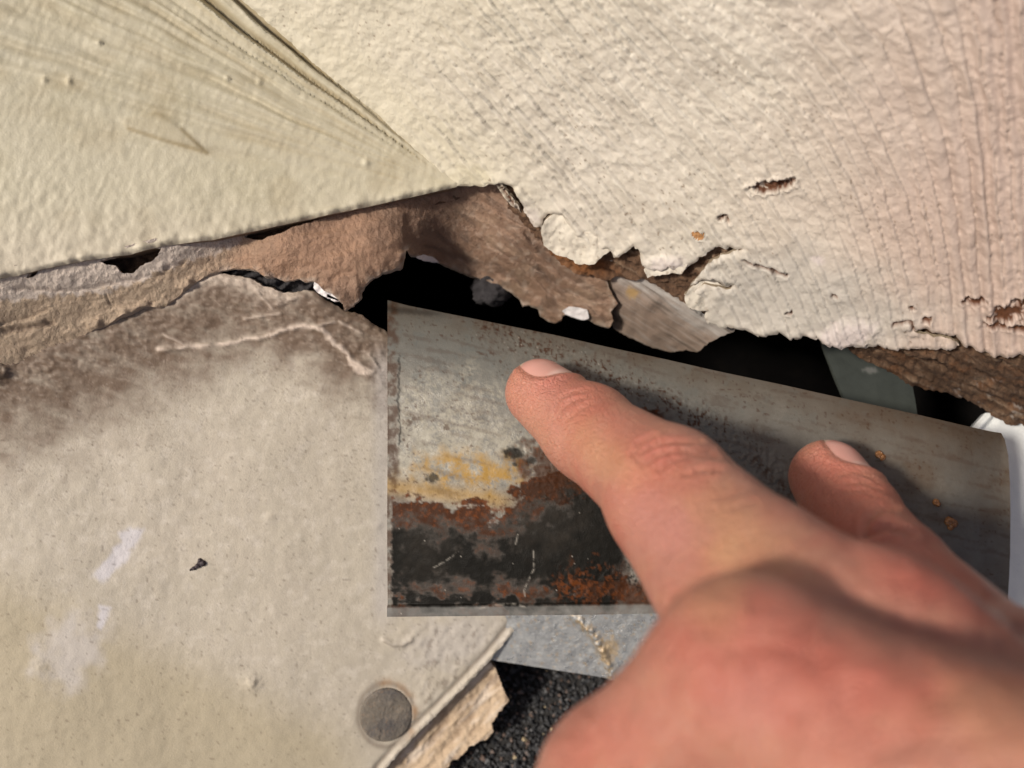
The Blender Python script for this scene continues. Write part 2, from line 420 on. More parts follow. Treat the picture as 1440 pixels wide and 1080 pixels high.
def box_cavity():
    """hollow behind the rotten trim, closed at the back and sides, open to the front"""
    rim = [(330, 280, LW(330, 280) + 22), (1560, 280, RW(1560, 280) + 45), (1560, 700, 222), (330, 700, PN(330, 700) + 6)]
    f = [P(*c) for c in rim]
    outer = [p + np.array([0, 0, -150.0]) for p in f]
    V = []; F = []
    def face(a, b, c, d):
        k = len(V); V.extend([a, b, c, d]); F.append((k, k + 1, k + 2, k + 3))
    th = 4.0
    ctr = np.mean(f + outer, 0)
    def grow(p, s):
        d = p - ctr; d[2] = 0
        return p + d / np.linalg.norm(d) * s
    fo = [grow(p.copy(), th) for p in f]; oo = [grow(p.copy(), th) + np.array([0, 0, -th]) for p in outer]
    for i in range(4):
        j = (i + 1) % 4
        face(f[i], f[j], outer[j], outer[i]); face(fo[j], fo[i], oo[i], oo[j]); face(f[j], f[i], fo[i], fo[j])
    face(outer[0], outer[1], outer[2], outer[3]); face(oo[3], oo[2], oo[1], oo[0])
    o = build_mesh('roof_cavity', np.array(V), np.array(F), M['cavity'], None, smooth=False)
    return tag(o, 'black hollow behind the rotten trim above the metal plate', 'cavity', kind='structure')
box_cavity()

# ------------------------------------------------------------------ left wall board
CORNER = [(62, -260), (345, 0), (435, 80), (540, 165), (645, 262)]
LWEDGE = [(645, 262), (600, 272), (560, 281), (480, 298), (430, 309), (355, 325), (300, 337), (230, 345), (180, 358), (120, 366), (60, 378), (20, 388), (-40, 398), (-260, 440)]
chip_poly = [(168, 168), (222, 157), (256, 182), (291, 215), (235, 199), (180, 181)]
GROOVES = [(-0.012, 0.010, 0.8), (-0.045, 0.008, 0.9), (-0.075, 0.010, 1.1), (-0.11, 0.008, 0.7), (-0.14, 0.011, 0.9), (-0.165, 0.007, 0.6), (-0.19, 0.009, 0.9), (-0.225, 0.012, 0.9), (-0.26, 0.009, 0.6), (-0.29, 0.012, 0.8), (-0.34, 0.014, 0.7), (-0.39, 0.012, 0.5), (-0.44, 0.018, 0.6), (-0.52, 0.02, 0.4)]
def lw_h(u, v):
    ang = np.arctan2(282 - v, 668 - u)                     # brush ridges run parallel to the corner
    off = ang - math.atan2(282, 323); rr = np.hypot(u - 668, v - 282)
    w = np.where(off < 0, np.exp(-(-off / 0.34) ** 2), 1) * sstep(10, 160, rr)
    a2 = off + 0.012 * fbm(u / 160, v / 160, 2, 21)
    rid = noise(a2 / 0.030, rr / 900, 4) + 0.6 * noise(a2 / 0.013, rr / 500, 8)
    h = 1.3 * w * rid * np.minimum(rr / 330, 1.15)
    for go, gw, gd in GROOVES:
        o2 = a2 - go + 0.006 * noise(rr / 60, go * 90, 22)
        h += sstep(25, 130, rr) * np.minimum(rr / 300, 1.2) * gd * (-np.exp(-(o2 / gw) ** 2) + 0.6 * np.exp(-((o2 - 1.8 * gw) / (1.3 * gw)) ** 2)) * (0.6 + 0.5 * noise(rr / 130, go * 70, 23))
    h += -0.5 * np.exp(-((off + 0.012) / 0.016) ** 2) * sstep(0, 200, rr) * np.minimum(rr / 300, 1)
    dn = 1 - sstep(100, 420, v)
    h += (0.05 + 0.16 * sstep(180, 380, v)) * fbm(u / 17, v / 17, 3, 31) + 0.12 * fbm(u / 70, v / 70, 3, 33)
    h += 0.10 * noise((u + v * .5) / 6, (v - u * .4) / 22, 35)
    # raised scraper mark
    ins = spoly(u, v, chip_poly, 3.0)
    h += 0.5 * ins * (0.4 + 0.6 * sstep(150, 215, v))
    # beaded lower edge
    d = pdist(u, v, LWEDGE)
    h += np.exp(-(d / 10) ** 2) * (0.4 + 0.7 * fbm(u / 34, v / 30, 3, 40, .65))
    h -= 1.2 * np.exp(-(d / 3.0) ** 2)
    for cx, cy, r in ((62, 112, 4), (97, 114, 4), (515, 229, 4), (365, 116, 3), (320, 112, 3), (140, 60, 3)):
        h += 0.7 * np.exp(-((u - cx) ** 2 + (v - cy) ** 2) / r ** 2)
    return h
def lw_a(u, v):
    off = np.arctan2(282 - v, 668 - u) - math.atan2(282, 323)
    a2 = off + 0.012 * fbm(u / 160, v / 160, 2, 21); rr = np.hypot(u - 668, v - 282)
    rid = noise(a2 / 0.030, rr / 900, 4)
    w = np.where(off < 0, np.exp(-(-off / 0.28) ** 2), 1) * sstep(10, 160, rr)
    low = pdist(u, v, chip_poly[2:] )
    dirt = 0.45 * w * sstep(.05, .5, -rid) + 0.4 * np.exp(-((off + 0.012) / 0.014) ** 2) * sstep(0, 120, rr)
    for go, gw, gd in GROOVES: dirt = dirt + 0.45 * gd * np.exp(-((a2 - go + 0.006 * noise(rr / 60, go * 90, 22)) / (gw * 1.1)) ** 2) * sstep(25, 130, rr) * sstep(-.5, .4, noise(rr / 90, go * 70, 24))
    dirt += 0.25 * sstep(.1, .8, fbm(u / 90, v / 70, 3, 25)) + 0.6 * np.exp(-(low / 3) ** 2) + 0.25 * spoly(u, v, chip_poly, 3)  # also paints the shadow line under the scraper mark's lower edge
    warm = sstep(250, 400, v) * 0.6
    return {'dirt': np.clip(dirt, 0, 1), 'warm': warm}
# notches where the bead of paint has broken away along the lower edge
wall_board = sheet('wall_board', [(-260, -260)] + CORNER[:-1] + LWEDGE, LW, 3.0, 10, M['cream'], h=lw_h, attrs=lw_a)
tag(wall_board, 'cream painted wall board with brush ridges, left of the corner', 'wall', kind='thing')

# dark timber behind the wall board's lower edge
core = sheet('wall_sheathing', [(-250, 250), (640, 180), (700, 255), (640, 282), (355, 345), (230, 388), (120, 402), (0, 422), (-250, 470)], Off(LW, 7), 4, 6, M['wood'],
             h=lambda u, v: 0.8 * fbm(u / 30, v / 12, 3, 60), attrs=lambda u, v: {'light': 0.45 * sstep(0, .5, fbm(u / 14, v / 7, 3, 61)), 'orange': 0 * u, 'dark': 0.6 * sstep(-.2, .4, fbm(u / 10, v / 6, 3, 62)), 'white': 0 * u})
tag(core, 'dark damp timber showing in the gaps under the cream wall board', 'sheathing', kind='thing')

# ------------------------------------------------------------------ right trim board (rough-sawn, painted, rotten at the foot)
edge_r = [(642, 258), (660, 262), (676, 262), (692, 258), (699, 260), (708, 276), (722, 292), (733, 302), (729, 288), (716, 272), (704, 258),
          (722, 262), (738, 298), (752, 316), (762, 322), (764, 308), (772, 300), (790, 300), (800, 318), (822, 340), (848, 356), (852, 350), (858, 352), (864, 362), (874, 358), (884, 352), (892, 344), (899, 352), (902, 372), (910, 382),
          (930, 378), (941, 372), (944, 380), (956, 383), (975, 372), (985, 362), (1000, 352), (1012, 347), (1030, 350), (1046, 349),
          (1030, 354), (1012, 360), (998, 367), (988, 380), (981, 390), (970, 400), (975, 401), (990, 393), (1004, 394), (1020, 403), (1033, 402), (1022, 408), (1006, 402), (990, 400), (978, 405), (968, 409), (963, 413),
          (966, 424), (980, 430), (993, 437), (990, 446), (996, 456), (1015, 461), (1032, 461), (1046, 464), (1056, 469), (1066, 473), (1080, 471), (1094, 469), (1106, 474), (1121, 478), (1130, 473), (1145, 474), (1160, 482), (1184, 489),
          (1195, 485), (1212, 490), (1234, 488), (1262, 492), (1304, 490), (1336, 491), (1350, 487), (1338, 476), (1316, 473), (1296, 469), (1284, 463), (1300, 462), (1318, 468), (1340, 473), (1358, 484), (1387, 496), (1412, 503), (1440, 499), (1700, 490)]
RPOLY = CORNER[:-1] + edge_r + [(1700, -260)]
EDGE_LOW = [p for p in edge_r if p[1] > 255]
def saw_phi(u, v):
    S = 0.86 - 0.80 * sstep(900, 1460, u)
    return u - S * (v - 300) + 2.5 * fbm(u / 60, v / 60, 3, 70)
chips = [  # paint lost down to the wood: centre, radii, rotation
    (1084, 262, 27, 8, -0.12, 71), (1106, 258, 14, 6, -0.5, 72), (985, 331, 7, 4, 0.5, 75), (1370, 424, 18, 5, 0.05, 78), (1418, 440, 26, 12, -0.2, 79), (1432, 426, 14, 6, 0, 80), (1400, 458, 18, 4, 0.15, 81), (1436, 462, 16, 5, 0.1, 86), (1110, 440, 5, 3, 0, 82), (1305, 448, 7, 5, 0, 83), (1283, 433, 5, 3, 0.6, 84), (1015, 306, 5, 2, -.5, 85)]
cracks = [[(1046, 364), (1060, 372), (1080, 377), (1092, 384), (1106, 387)], [(1255, 458), (1268, 452), (1282, 450), (1284, 462)], [(1170, 415), (1177, 417)], [(1010, 305), (1022, 303), (1024, 312)], [(700, 258), (716, 278), (730, 299)]]
def along_of(u, v): return (v + 0.6 * u) / 120
def left_of(u, v): return sstep(560, 720, u + v * 0.25)
def rw_common(u, v):
    phi = saw_phi(u, v)
    per = 22.0
    ph = phi / per + 0.55 * noise(phi / 60, v / 400, 90) + 0.10 * noise(u / 40, v / 40, 88)
    k = np.floor(ph); fr = ph - k
    along = (v + 0.6 * u) / 120
    amp = np.clip(0.72 + 0.55 * noise(along * .6, k * 3.17, 91) + 0.2 * noise(along * 5, k * 1.3, 92), 0.0, 1.2)
    left = sstep(560, 720, u + v * 0.25)
    return fr, amp * left, phi
def rw_h(u, v):
    fr, amp, phi = rw_common(u, v)
    h = amp * (0.80 * fr ** 1.5 - 0.28 * np.exp(-(np.minimum(fr, 1 - fr) / 0.06) ** 2)) * (0.95 + 0.5 * sstep(-.4, .5, fbm(u / 120, v / 120, 2, 109)))
    right = sstep(1180, 1420, u)
    h += right * 0.42 * np.sin(phi / 25 * 2 * math.pi + 1.2 * noise(u / 40, v / 90, 93))
    hx = (u * 0.8 + v * 0.6); hy = (v * 0.8 - u * 0.6)
    h += 0.18 * fbm(hx / 22, hy / 14, 3, 94) + 0.30 * fbm(u / 90, v / 90, 2, 95)
    h += 0.09 * fbm(u / 7, v / 7, 2, 96)
    kk = np.floor(phi / 22.0)
    h += 0.10 * noise(along_of(u, v) * 9 + kk * 5.3, fr * 0.9 + kk * 2.1, 89) * left_of(u, v)
    # corner fillet of paint
    dc = pdist(u, v, CORNER)
    h += 0.8 * np.exp(-(dc / 16) ** 2)
    # curled, thickened lower rim
    d = pdist(u, v, EDGE_LOW)
    h += 0.55 * np.exp(-(d / 16) ** 2) * (0.2 + sstep(-.3, .5, fbm(u / 26, v / 26, 2, 97)))
    h -= 0.5 * np.exp(-(d / 2.5) ** 2)
    for cx, cy, rx, ry, rot, s in chips:
        m = blob(u, v, cx, cy, rx, ry, rot, .45, 7, s, .12)
        ring = blob(u, v, cx, cy, rx * 1.25, ry * 1.35, rot, .45, 7, s, .3)
        h += 0.45 * (ring - m) - 1.0 * m
    for c in cracks:
        dd = pdist(u + 2 * noise(u / 6, v / 6, 98), v + 2 * noise(u / 6, v / 6, 99), c)
        h += -1.3 * np.exp(-(dd / 1.8) ** 2) + 0.35 * np.exp(-(dd / 8) ** 2)
    # swollen pale lumps by the crack
    h += 0.8 * blob(u, v, 1195, 470, 34, 18, -.3, .3, 12, 101, .5) + 1.0 * blob(u, v, 925, 370, 22, 10, 0, .3, 9, 102, .5)
    return h
def rw_a(u, v):
    fr, amp, phi = rw_common(u, v)
    crease = np.exp(-(np.minimum(fr, 1 - fr) / 0.04) ** 2) * sstep(.15, .8, amp) * (1 - .75 * sstep(1150, 1330, u))
    dirt = 0.22 * crease * sstep(-.5, .5, noise(u / 16, v / 16, 110) + 0.4 * fbm(u / 120, v / 120, 2, 109))
    sp = sstep(.62, .8, fbm(u / 5.5, v / 5.5, 2, 111)) * sstep(.0, .5, fbm(u / 110, v / 110, 2, 112))
    dirt = np.maximum(dirt, 0.8 * sp)
    st = sstep(.50, .8, noise((u * .77 + v * .64) / 26, (v * .77 - u * .64) / 4, 118)) * sstep(.1, .5, fbm(u / 130, v / 130, 2, 119)) * (1 - sstep(150, 420, v)) * 0.22
    dirt = np.maximum(dirt, st)
    wood = 0 * u
    for cx, cy, rx, ry, rot, s in chips: wood = np.maximum(wood, blob(u, v, cx, cy, rx, ry, rot, .45, 7, s, .12))
    flk = sstep(.35, .5, fbm(u / 13, v / 9, 3, 113)); wood = wood * (1 - 0.9 * flk)
    for c in cracks:
        wood = np.maximum(wood, np.exp(-(pdist(u + 2 * noise(u / 6, v / 6, 98), v + 2 * noise(u / 6, v / 6, 99), c) / 2.0) ** 2))
    d = pdist(u, v, EDGE_LOW)
    dirt = np.maximum(dirt, 0.45 * np.exp(-(d / 4) ** 2) * sstep(-.3, .5, fbm(u / 11, v / 11, 2, 114)))
    pink = sstep(980, 1440, u + 0.10 * v + 60 * fbm(u / 200, v / 200, 2, 115))
    grey = blob(u, v, 1120, 430, 170, 75, 0.15, .3, 60, 116, .6) * 0.8
    lil = 0.7 * blob(u, v, 1190, 470, 40, 18, -.2, .4, 14, 117, .5) + 0.6 * blob(u, v, 940, 372, 26, 12, 0, .4, 12, 102, .5) + .5 * blob(u, v, 740, 300, 26, 14, .6, .4, 12, 120, .5) + .6 * blob(u, v, 1150, 366, 9, 6, 0, .4, 6, 121, .5)
    yel = sstep(-160, 0, -(pdist(u, v, CORNER))) * 0.75 + 0.5 * blob(u, v, 662, 250, 26, 16, 0, .3, 10, 122, .5)
    yel = np.maximum(yel, 0.55 * (1 - sstep(500, 1050, u + 1.2 * v)))
    return {'pink': pink * .95, 'grey': grey, 'lilac': lil, 'yellow': np.clip(yel, 0, 1), 'dirt': np.clip(dirt, 0, 1), 'wood': np.clip(wood, 0, 1)}
trim = sheet('trim_board', jagged(RPOLY, 0.9, 5, 5, 3), RW, 2.2, 0.7, M['board'], h=rw_h, attrs=rw_a)
tag(trim, 'rough-sawn trim board with cracked off-white paint, right of the corner', 'trim board', kind='thing')

def wood_a(u, v):
    x = (u * .9 + v * .42); y = (v * .9 - u * .42)
    f = fbm(x / 60, y / 7, 4, 130)
    return {'light': 0.8 * sstep(.15, .8, f) + 0 * u, 'orange': 0.75 * blob(u, v, 815, 368, 48, 16, .3, .3, 10, 131, .5) + 0.35 * sstep(.1, .7, fbm(u / 40, v / 16, 3, 132)) * (u > 1000), 'dark': 0.5 * sstep(.1, .7, -f), 'white': 0.55 * sstep(.45, .75, fbm(x / 22, y / 9, 3, 133)) * sstep(1280, 1350, u) * sstep(525, 545, v)}
core_poly = [(700, 240), (1100, 300), (1700, 380), (1700, 700), (1440, 600), (1415, 592), (1395, 583), (1379, 575), (1345, 557), (1307, 550), (1282, 542), (1257, 527), (1229, 514), (1207, 504), (1190, 490), (1145, 473), (1050, 455), (1000, 440), (960, 425), (925, 402), (905, 392), (880, 392), (850, 392), (812, 385), (790, 372), (765, 345), (740, 318), (715, 290)]
wood_core = sheet('rotten_core', jagged(core_poly, 2.0, 6, 6, 3), Off(RW, lambda u, v: 3.0 + 13.0 * sstep(0, 100, v - (455 + (u - 1100) * 0.12)) * sstep(1050, 1200, u)), 2.5, 5, M['wood'], parent=trim,
    h=lambda u, v: 0.9 * fbm((u * .9 + v * .42) / 50, (v * .9 - u * .42) / 8, 4, 130) + 0.6 * fbm(u / 9, v / 9, 2, 134), attrs=wood_a)
wood_core['label'] = 'dark brown rotten wood showing under the paint'

# curled paint flaps that stand off the board
def flap(poly, lift, seed, attach, name='paint_flap'):
    c = np.mean(poly, 0)
    def h(u, v):
        d = pdist(u, v, poly, True)
        da = pdist(u, v, attach)
        return lift * sstep(4, 36, da) * (0.55 + 0.45 * np.exp(-(d / 10) ** 2)) - 1.1 * np.exp(-(da / 9) ** 2) + 0.35 * fbm(u / 18, v / 18, 3, seed) + 0.14 * fbm(u / 6, v / 6, 2, seed + 1)
    def a(u, v):
        z = 0 * u; d = pdist(u, v, poly, True)
        return {'pink': z, 'grey': z + (.5 if c[0] > 900 else 0), 'lilac': 0.1 + z, 'yellow': 0.25 + z, 'dirt': 0.5 * np.exp(-(d / 3) ** 2) * sstep(0, .5, fbm(u / 8, v / 8, 2, seed)) + 0.5 * sstep(.55, .8, fbm(u / 6, v / 6, 2, seed + 3)), 'wood': z}
    return sheet(name, jagged(poly, 1.2, 6, seed, 3), RW, 1.8, 0.3, M['board'], parent=trim, h=h, attrs=a)
flap([(764, 318), (768, 306), (784, 298), (800, 294), (822, 306), (850, 328), (868, 348), (850, 356), (838, 364), (818, 366), (800, 355), (782, 350), (768, 338)], 2.0, 140, [(788, 292), (822, 302), (854, 328), (872, 350)])
flap([(964, 412), (972, 402), (990, 396), (1008, 400), (1020, 408), (1004, 420), (996, 436), (978, 430), (967, 424)], 1.8, 150, [(986, 393), (1012, 400), (1024, 410), (1006, 424)])
flap([(906, 376), (924, 362), (948, 360), (972, 366), (960, 382), (944, 382), (926, 384), (912, 386)], 1.4, 160, [(918, 360), (948, 356), (978, 364)])
# knot-coloured plug where a fastener was driven
plug = sheet('wood_plug', jagged([(981 + 10 * math.cos(t) * 1.0, 331 + 6.5 * math.sin(t)) for t in np.linspace(0, 6.28, 16, endpoint=False)], .8, 6, 8, 2), RW, 1.3, 1.5, M['grain_wood'], parent=trim, h=lambda u, v: 0.25 + 0.15 * fbm(u / 4, v / 4, 2, 8))

# ------------------------------------------------------------------ grey splinter hanging from the board
spl_poly = [(849, 353), (853, 364), (850, 378), (854, 400), (868, 425), (860, 440), (862, 462), (880, 471), (893, 478), (906, 483), (918, 489), (943, 497), (962, 493), (979, 495), (1004, 478), (1020, 471), (1036, 464), (1014, 460), (996, 452), (980, 440), (965, 428), (950, 412), (938, 400), (915, 387), (900, 374), (885, 364), (871, 356), (860, 362)]
SPS = Spline(*[(u, v, RW(u, v) + k) for u, v, k in ((849, 353, 3.5), (915, 387, 4.5), (1036, 464, 5), (965, 428, 5.5), (862, 462, 11), (943, 497, 13), (900, 430, 6.5), (980, 480, 9))], n=RW.n)
def spl_a(u, v):
    x = (u * .84 + v * .54); y = (v * .84 - u * .54)
    top = pdist(u, v, [(855, 370), (900, 392), (940, 412), (985, 448), (1020, 462)])
    return {'pale': np.clip(np.exp(-(top / 17) ** 2) * (0.75 + 0.5 * noise(x / 30, y / 4, 170)) + 0.25 * sstep(0, .6, noise(x / 40, y / 3, 171)), 0, 1),
            'ochre': 0.8 * blob(u, v, 889, 412, 9, 7, .5, .4, 6, 172, .5) + 0.5 * blob(u, v, 855, 385, 5, 22, 0, .3, 8, 173, .5), 'dark': 0.6 * sstep(.25, .7, noise(x / 70, y / 5, 174))}
spl = sheet('wood_splinter', jagged(spl_poly, 1.3, 5, 17, 2.5), SPS, 1.6, 1.4, M['splinter'],
    h=lambda u, v: 0.10 * noise((u * .84 + v * .54) / 60, (v * .84 - u * .54) / 5, 174) + 0.4 * fbm(u / 30, v / 30, 2, 175), attrs=spl_a)
tag(spl, 'grey weathered wood splinter hanging over the black hollow', 'splinter')

# ------------------------------------------------------------------ brown sealant strip along the joint
strip_low = [(852, 392), (858, 408), (869, 427), (858, 439), (862, 452), (857, 462), (840, 456), (827, 449), (812, 446), (800, 440), (790, 446), (789, 452), (780, 454), (768, 450), (760, 444), (757, 434), (750, 432), (743, 428), (735, 431), (730, 419), (720, 411), (708, 405), (690, 398), (674, 392), (660, 388), (647, 383), (630, 376), (616, 369), (602, 364), (588, 360), (578, 361), (574, 356), (571, 349), (569, 362), (565, 378), (556, 380), (547, 383), (538, 385), (530, 389), (520, 395), (513, 403), (508, 412), (508, 420), (497, 430), (485, 437), (482, 428), (468, 414), (455, 408), (446, 398), (440, 395), (430, 397), (420, 392), (412, 394), (400, 396), (388, 390), (375, 391), (362, 382), (349, 379), (330, 378), (311, 381), (294, 387), (277, 397), (262, 408), (247, 421), (236, 430), (225, 434), (210, 431), (199, 433), (185, 441), (169, 447), (150, 458), (135, 464), (90, 484), (40, 505), (0, 520), (-220, 600)]
strip_top = [(-220, 425), (0, 378), (60, 366), (120, 354), (180, 346), (230, 333), (300, 325), (355, 313), (430, 297), (480, 286), (560, 255), (600, 243), (640, 228), (668, 222), (705, 236), (724, 266), (742, 298), (755, 326), (772, 350), (800, 372), (832, 384)]
gap_holes = [[(138, 367), (158, 362), (172, 357), (190, 353), (212, 347), (226, 350), (222, 358), (214, 366), (198, 374), (186, 384), (170, 384), (163, 374), (150, 372)],
             [(36, 390), (42, 380), (54, 377), (52, 384), (44, 390)],
             [(344, 333), (350, 323), (362, 318), (384, 317), (410, 312), (440, 305), (468, 300), (440, 311), (412, 320), (388, 330), (368, 337), (356, 336)]]
def lwd(u, v, k): return (u, v, LW(u, v) + k)
def pnd(u, v, k): return (u, v, PN(u, v) + k)
def rwd(u, v, k): return (u, v, RW(u, v) + k)
STS = Spline(*[lwd(u, v, 0.4 + 3.4 * (u > 300)) for u, v in ((-220, 425), (0, 380), (120, 356), (230, 335), (355, 315), (480, 288), (600, 264))],
             *[pnd(u, v, -2.0) for u, v in ((-220, 600), (0, 520), (135, 464), (225, 434), (311, 381), (412, 395), (485, 437), (515, 405))],
             *[rwd(u, v, 5.0) for u, v in ((662, 252), (716, 277), (772, 350), (852, 392), (862, 460))],
             (570, 355, PN(570, 355) + 1), rwd(650, 385, 5), rwd(735, 430, 6), rwd(780, 452, 6), rwd(640, 320, 3), rwd(720, 350, 2), (400, 350, 182.5), (500, 340, 187), n=(0.0, 0.1, 1))
def st_h(u, v):
    x = (u * .80 + v * .60); y = (v * .80 - u * .60)
    rt = sstep(560, 700, u)
    h = rt * (0.9 * fbm(x / 70, y / 16, 3, 180) + 0.5 * noise(x / 26, y / 7, 181)) + (1 - rt) * 0.55 * fbm((u - v * .6) / 60, (v + u * .3) / 26, 3, 182)
    h += 0.22 * fbm(u / 8, v / 8, 3, 183)
    d = pdist(u, v, strip_low[:-4])
    h += (1.2 * np.exp(-(d / 12) ** 2)) * (0.2 + sstep(-.2, .5, fbm(u / 30, v / 30, 2, 184)))
    for c, w, a in (([(575, 300), (580, 330), (572, 352)], 10, -0.8), ([(600, 345), (640, 360), (690, 372), (740, 400)], 5, -.7), ([(670, 320), (690, 345), (720, 365), (760, 380)], 3, -.6), ([(740, 330), (760, 352), (800, 390), (850, 420)], 4, -.9), ([(755, 375), (790, 405), (840, 425)], 3, -1.0), ([(760, 395), (780, 420), (800, 430)], 3, -.8), ([(700, 300), (730, 330), (770, 360)], 6, .6),
                    ([(20, 405), (100, 408), (160, 398), (230, 385)], 3, -.7), ([(0, 455), (40, 447), (70, 434)], 2, -.6), ([(0, 466), (30, 462), (70, 454)], 4, -1.0), ([(232, 378), (262, 366)], 2, -.8), ([(150, 415), (152, 426), (160, 427)], 2, -.6), ([(505, 385), (480, 380), (465, 392)], 2.5, -.6)):
        dd = pdist(u + 3 * noise(u / 14, v / 14, 185), v + 3 * noise(u / 14, v / 14, 186), c)
        h += a * np.exp(-(dd / w) ** 2)
    return h
def st_a(u, v):
    left = 1 - sstep(250, 450, u + 1.2 * (v - 400) * 0)
    band = 0.5 * left + 0.5 * (1 - sstep(180, 420, u))
    tan = np.clip(left * 1.0 + 0.25 * sstep(0, .6, fbm(u / 50, v / 40, 3, 190)), 0, 1) * (0.85 + .15 * noise(u / 20, v / 20, 191))
    wedge = pdist(u, v, LWEDGE)
    pk_poly = [(-220, 380), (350, 300), (338, 345), (250, 372), (180, 402), (120, 412), (60, 418), (0, 424), (-220, 470)]
    pinkish = spoly(u + 8 * fbm(u / 14, v / 14, 3, 192), v + 8 * fbm(u / 14, v / 14, 3, 193), pk_poly, 3) * 0.95
    cop = np.clip(blob(u, v, 470, 345, 150, 48, -.22, .3, 40, 194, .7) * .95, 0, 1)
    dk = 0.55 * blob(u, v, 590, 320, 60, 34, -.2, .4, 26, 195, .7) + 0.45 * sstep(.1, .7, fbm((u * .8 + v * .6) / 50, (v * .8 - u * .6) / 14, 3, 196)) * sstep(560, 660, u) + 0.4 * sstep(290, 330, u) * np.exp(-(wedge / 8) ** 2)
    for c, w in (([(740, 330), (760, 352), (800, 390), (850, 420)], 4), ([(755, 375), (790, 405), (840, 425)], 3), ([(600, 345), (640, 360), (690, 372), (740, 400)], 4), ([(0, 466), (30, 462), (70, 454)], 5), ([(20, 405), (100, 408), (160, 398)], 2)):
        dk = dk + 0.5 * np.exp(-(pdist(u + 3 * noise(u / 14, v / 14, 185), v + 3 * noise(u / 14, v / 14, 186), c) / w) ** 2)
    low = pdist(u, v, strip_low[:60])
    pale = 0.7 * np.exp(-(low / 5) ** 2) * sstep(-.2, .4, fbm(u / 12, v / 12, 2, 197)) + 0.35 * blob(u, v, 740, 370, 110, 45, .5, .4, 14, 198, .7) * sstep(.1, .6, fbm(u / 12, v / 9, 3, 199)) + .4 * blob(u, v, 740, 295, 30, 16, .6, .4, 9, 200, .5)
    return {'tan': np.clip(tan, 0, 1), 'pinkish': pinkish, 'copper': cop, 'dark': np.clip(dk, 0, .9), 'pale': np.clip(pale, 0, 1)}
strip = sheet('sealant_strip', jagged(strip_top + strip_low, 0.9, 5, 21, 2.5), STS, 1.9, 0.9, M['strip'], h=st_h, attrs=st_a, holes=[jagged(q, 1.2, 5, 22, 2.5) for q in gap_holes])
tag(strip, 'peeling brown sealant strip along the joint under the wall board', 'sealant')
WF = [(790, 437), (800, 431), (812, 432), (826, 436), (829, 448), (820, 450), (806, 446), (795, 442)]
fl = sheet('paint_flake', jagged(WF, .6, 5, 23, 2), Off(STS, -2.2), 1.5, 0.6, M['flake'], parent=strip, h=lambda u, v: 0.4 * fbm(u / 9, v / 9, 2, 24))
fl['label'] = 'white paint flake on the torn edge'
fl2 = sheet('paint_flake', jagged([(584, 361), (596, 358), (610, 362), (618, 370), (606, 368), (594, 366)], .6, 5, 25, 2), Off(STS, -1.5), 1.5, 0.6, M['flake'], parent=strip)
fl3 = sheet('paint_flake', jagged([(442, 396), (452, 400), (462, 408), (474, 414), (482, 424), (470, 424), (458, 418), (446, 411), (440, 404)], .6, 5, 27, 2), Off(STS, 0.8), 1.5, 0.5, M['flake'], parent=strip, h=lambda u, v: 0.5 * fbm(u / 7, v / 7, 2, 28),
            holes=[[(459, 413), (462, 414), (466, 416), (476, 421), (480, 425), (472, 422), (464, 419), (460, 418)]])
# dark crinkled lining in the slit
lin = sheet('crinkled_lining', jagged([(300, 382), (349, 374), (375, 386), (412, 388), (444, 392), (448, 408), (430, 414), (405, 412), (380, 406), (350, 394), (325, 392)], 1.5, 6, 29, 2), Off(PN, 1.0), 1.5, 0.5, M['fluff'], parent=strip,
            h=lambda u, v: 1.0 * np.sin((u + v * 1.2) / 5.0 + 2.5 * noise(u / 20, v / 20, 30)) * 0.8 + 0.5 * fbm(u / 9, v / 9, 2, 31))
lin['label'] = 'dark crinkled lining inside the slit'

# ------------------------------------------------------------------ painted flashing panel, lower left
pn_poly = [(-260, 575), (0, 500), (90, 468), (135, 452), (169, 438), (199, 424), (247, 410), (277, 391), (296, 385), (311, 384), (330, 387), (343, 389), (356, 393), (372, 402), (386, 405), (398, 411), (412, 411), (428, 408), (442, 409), (456, 420), (470, 428), (486, 438), (500, 440), (512, 446), (524, 456), (536, 463), (548, 470), (640, 560), (735, 760), (738, 868), (716, 894), (692, 923), (668, 950), (640, 980), (612, 1008), (586, 1034), (560, 1062), (520, 1110), (380, 1300), (-260, 1300)]
ridge = [(225, 492), (262, 488), (300, 484), (330, 482), (345, 476), (372, 474), (400, 463), (425, 457), (445, 459), (458, 466), (470, 482), (486, 492), (496, 505), (504, 514), (524, 522)]
ridges2 = [[(362, 408), (374, 422), (386, 434)], [(392, 428), (404, 424), (417, 418)], [(345, 448), (380, 442), (395, 440)], [(450, 456), (470, 452)], [(478, 452), (494, 460), (508, 468)], [(232, 470), (258, 482)], [(520, 498), (530, 516)]]
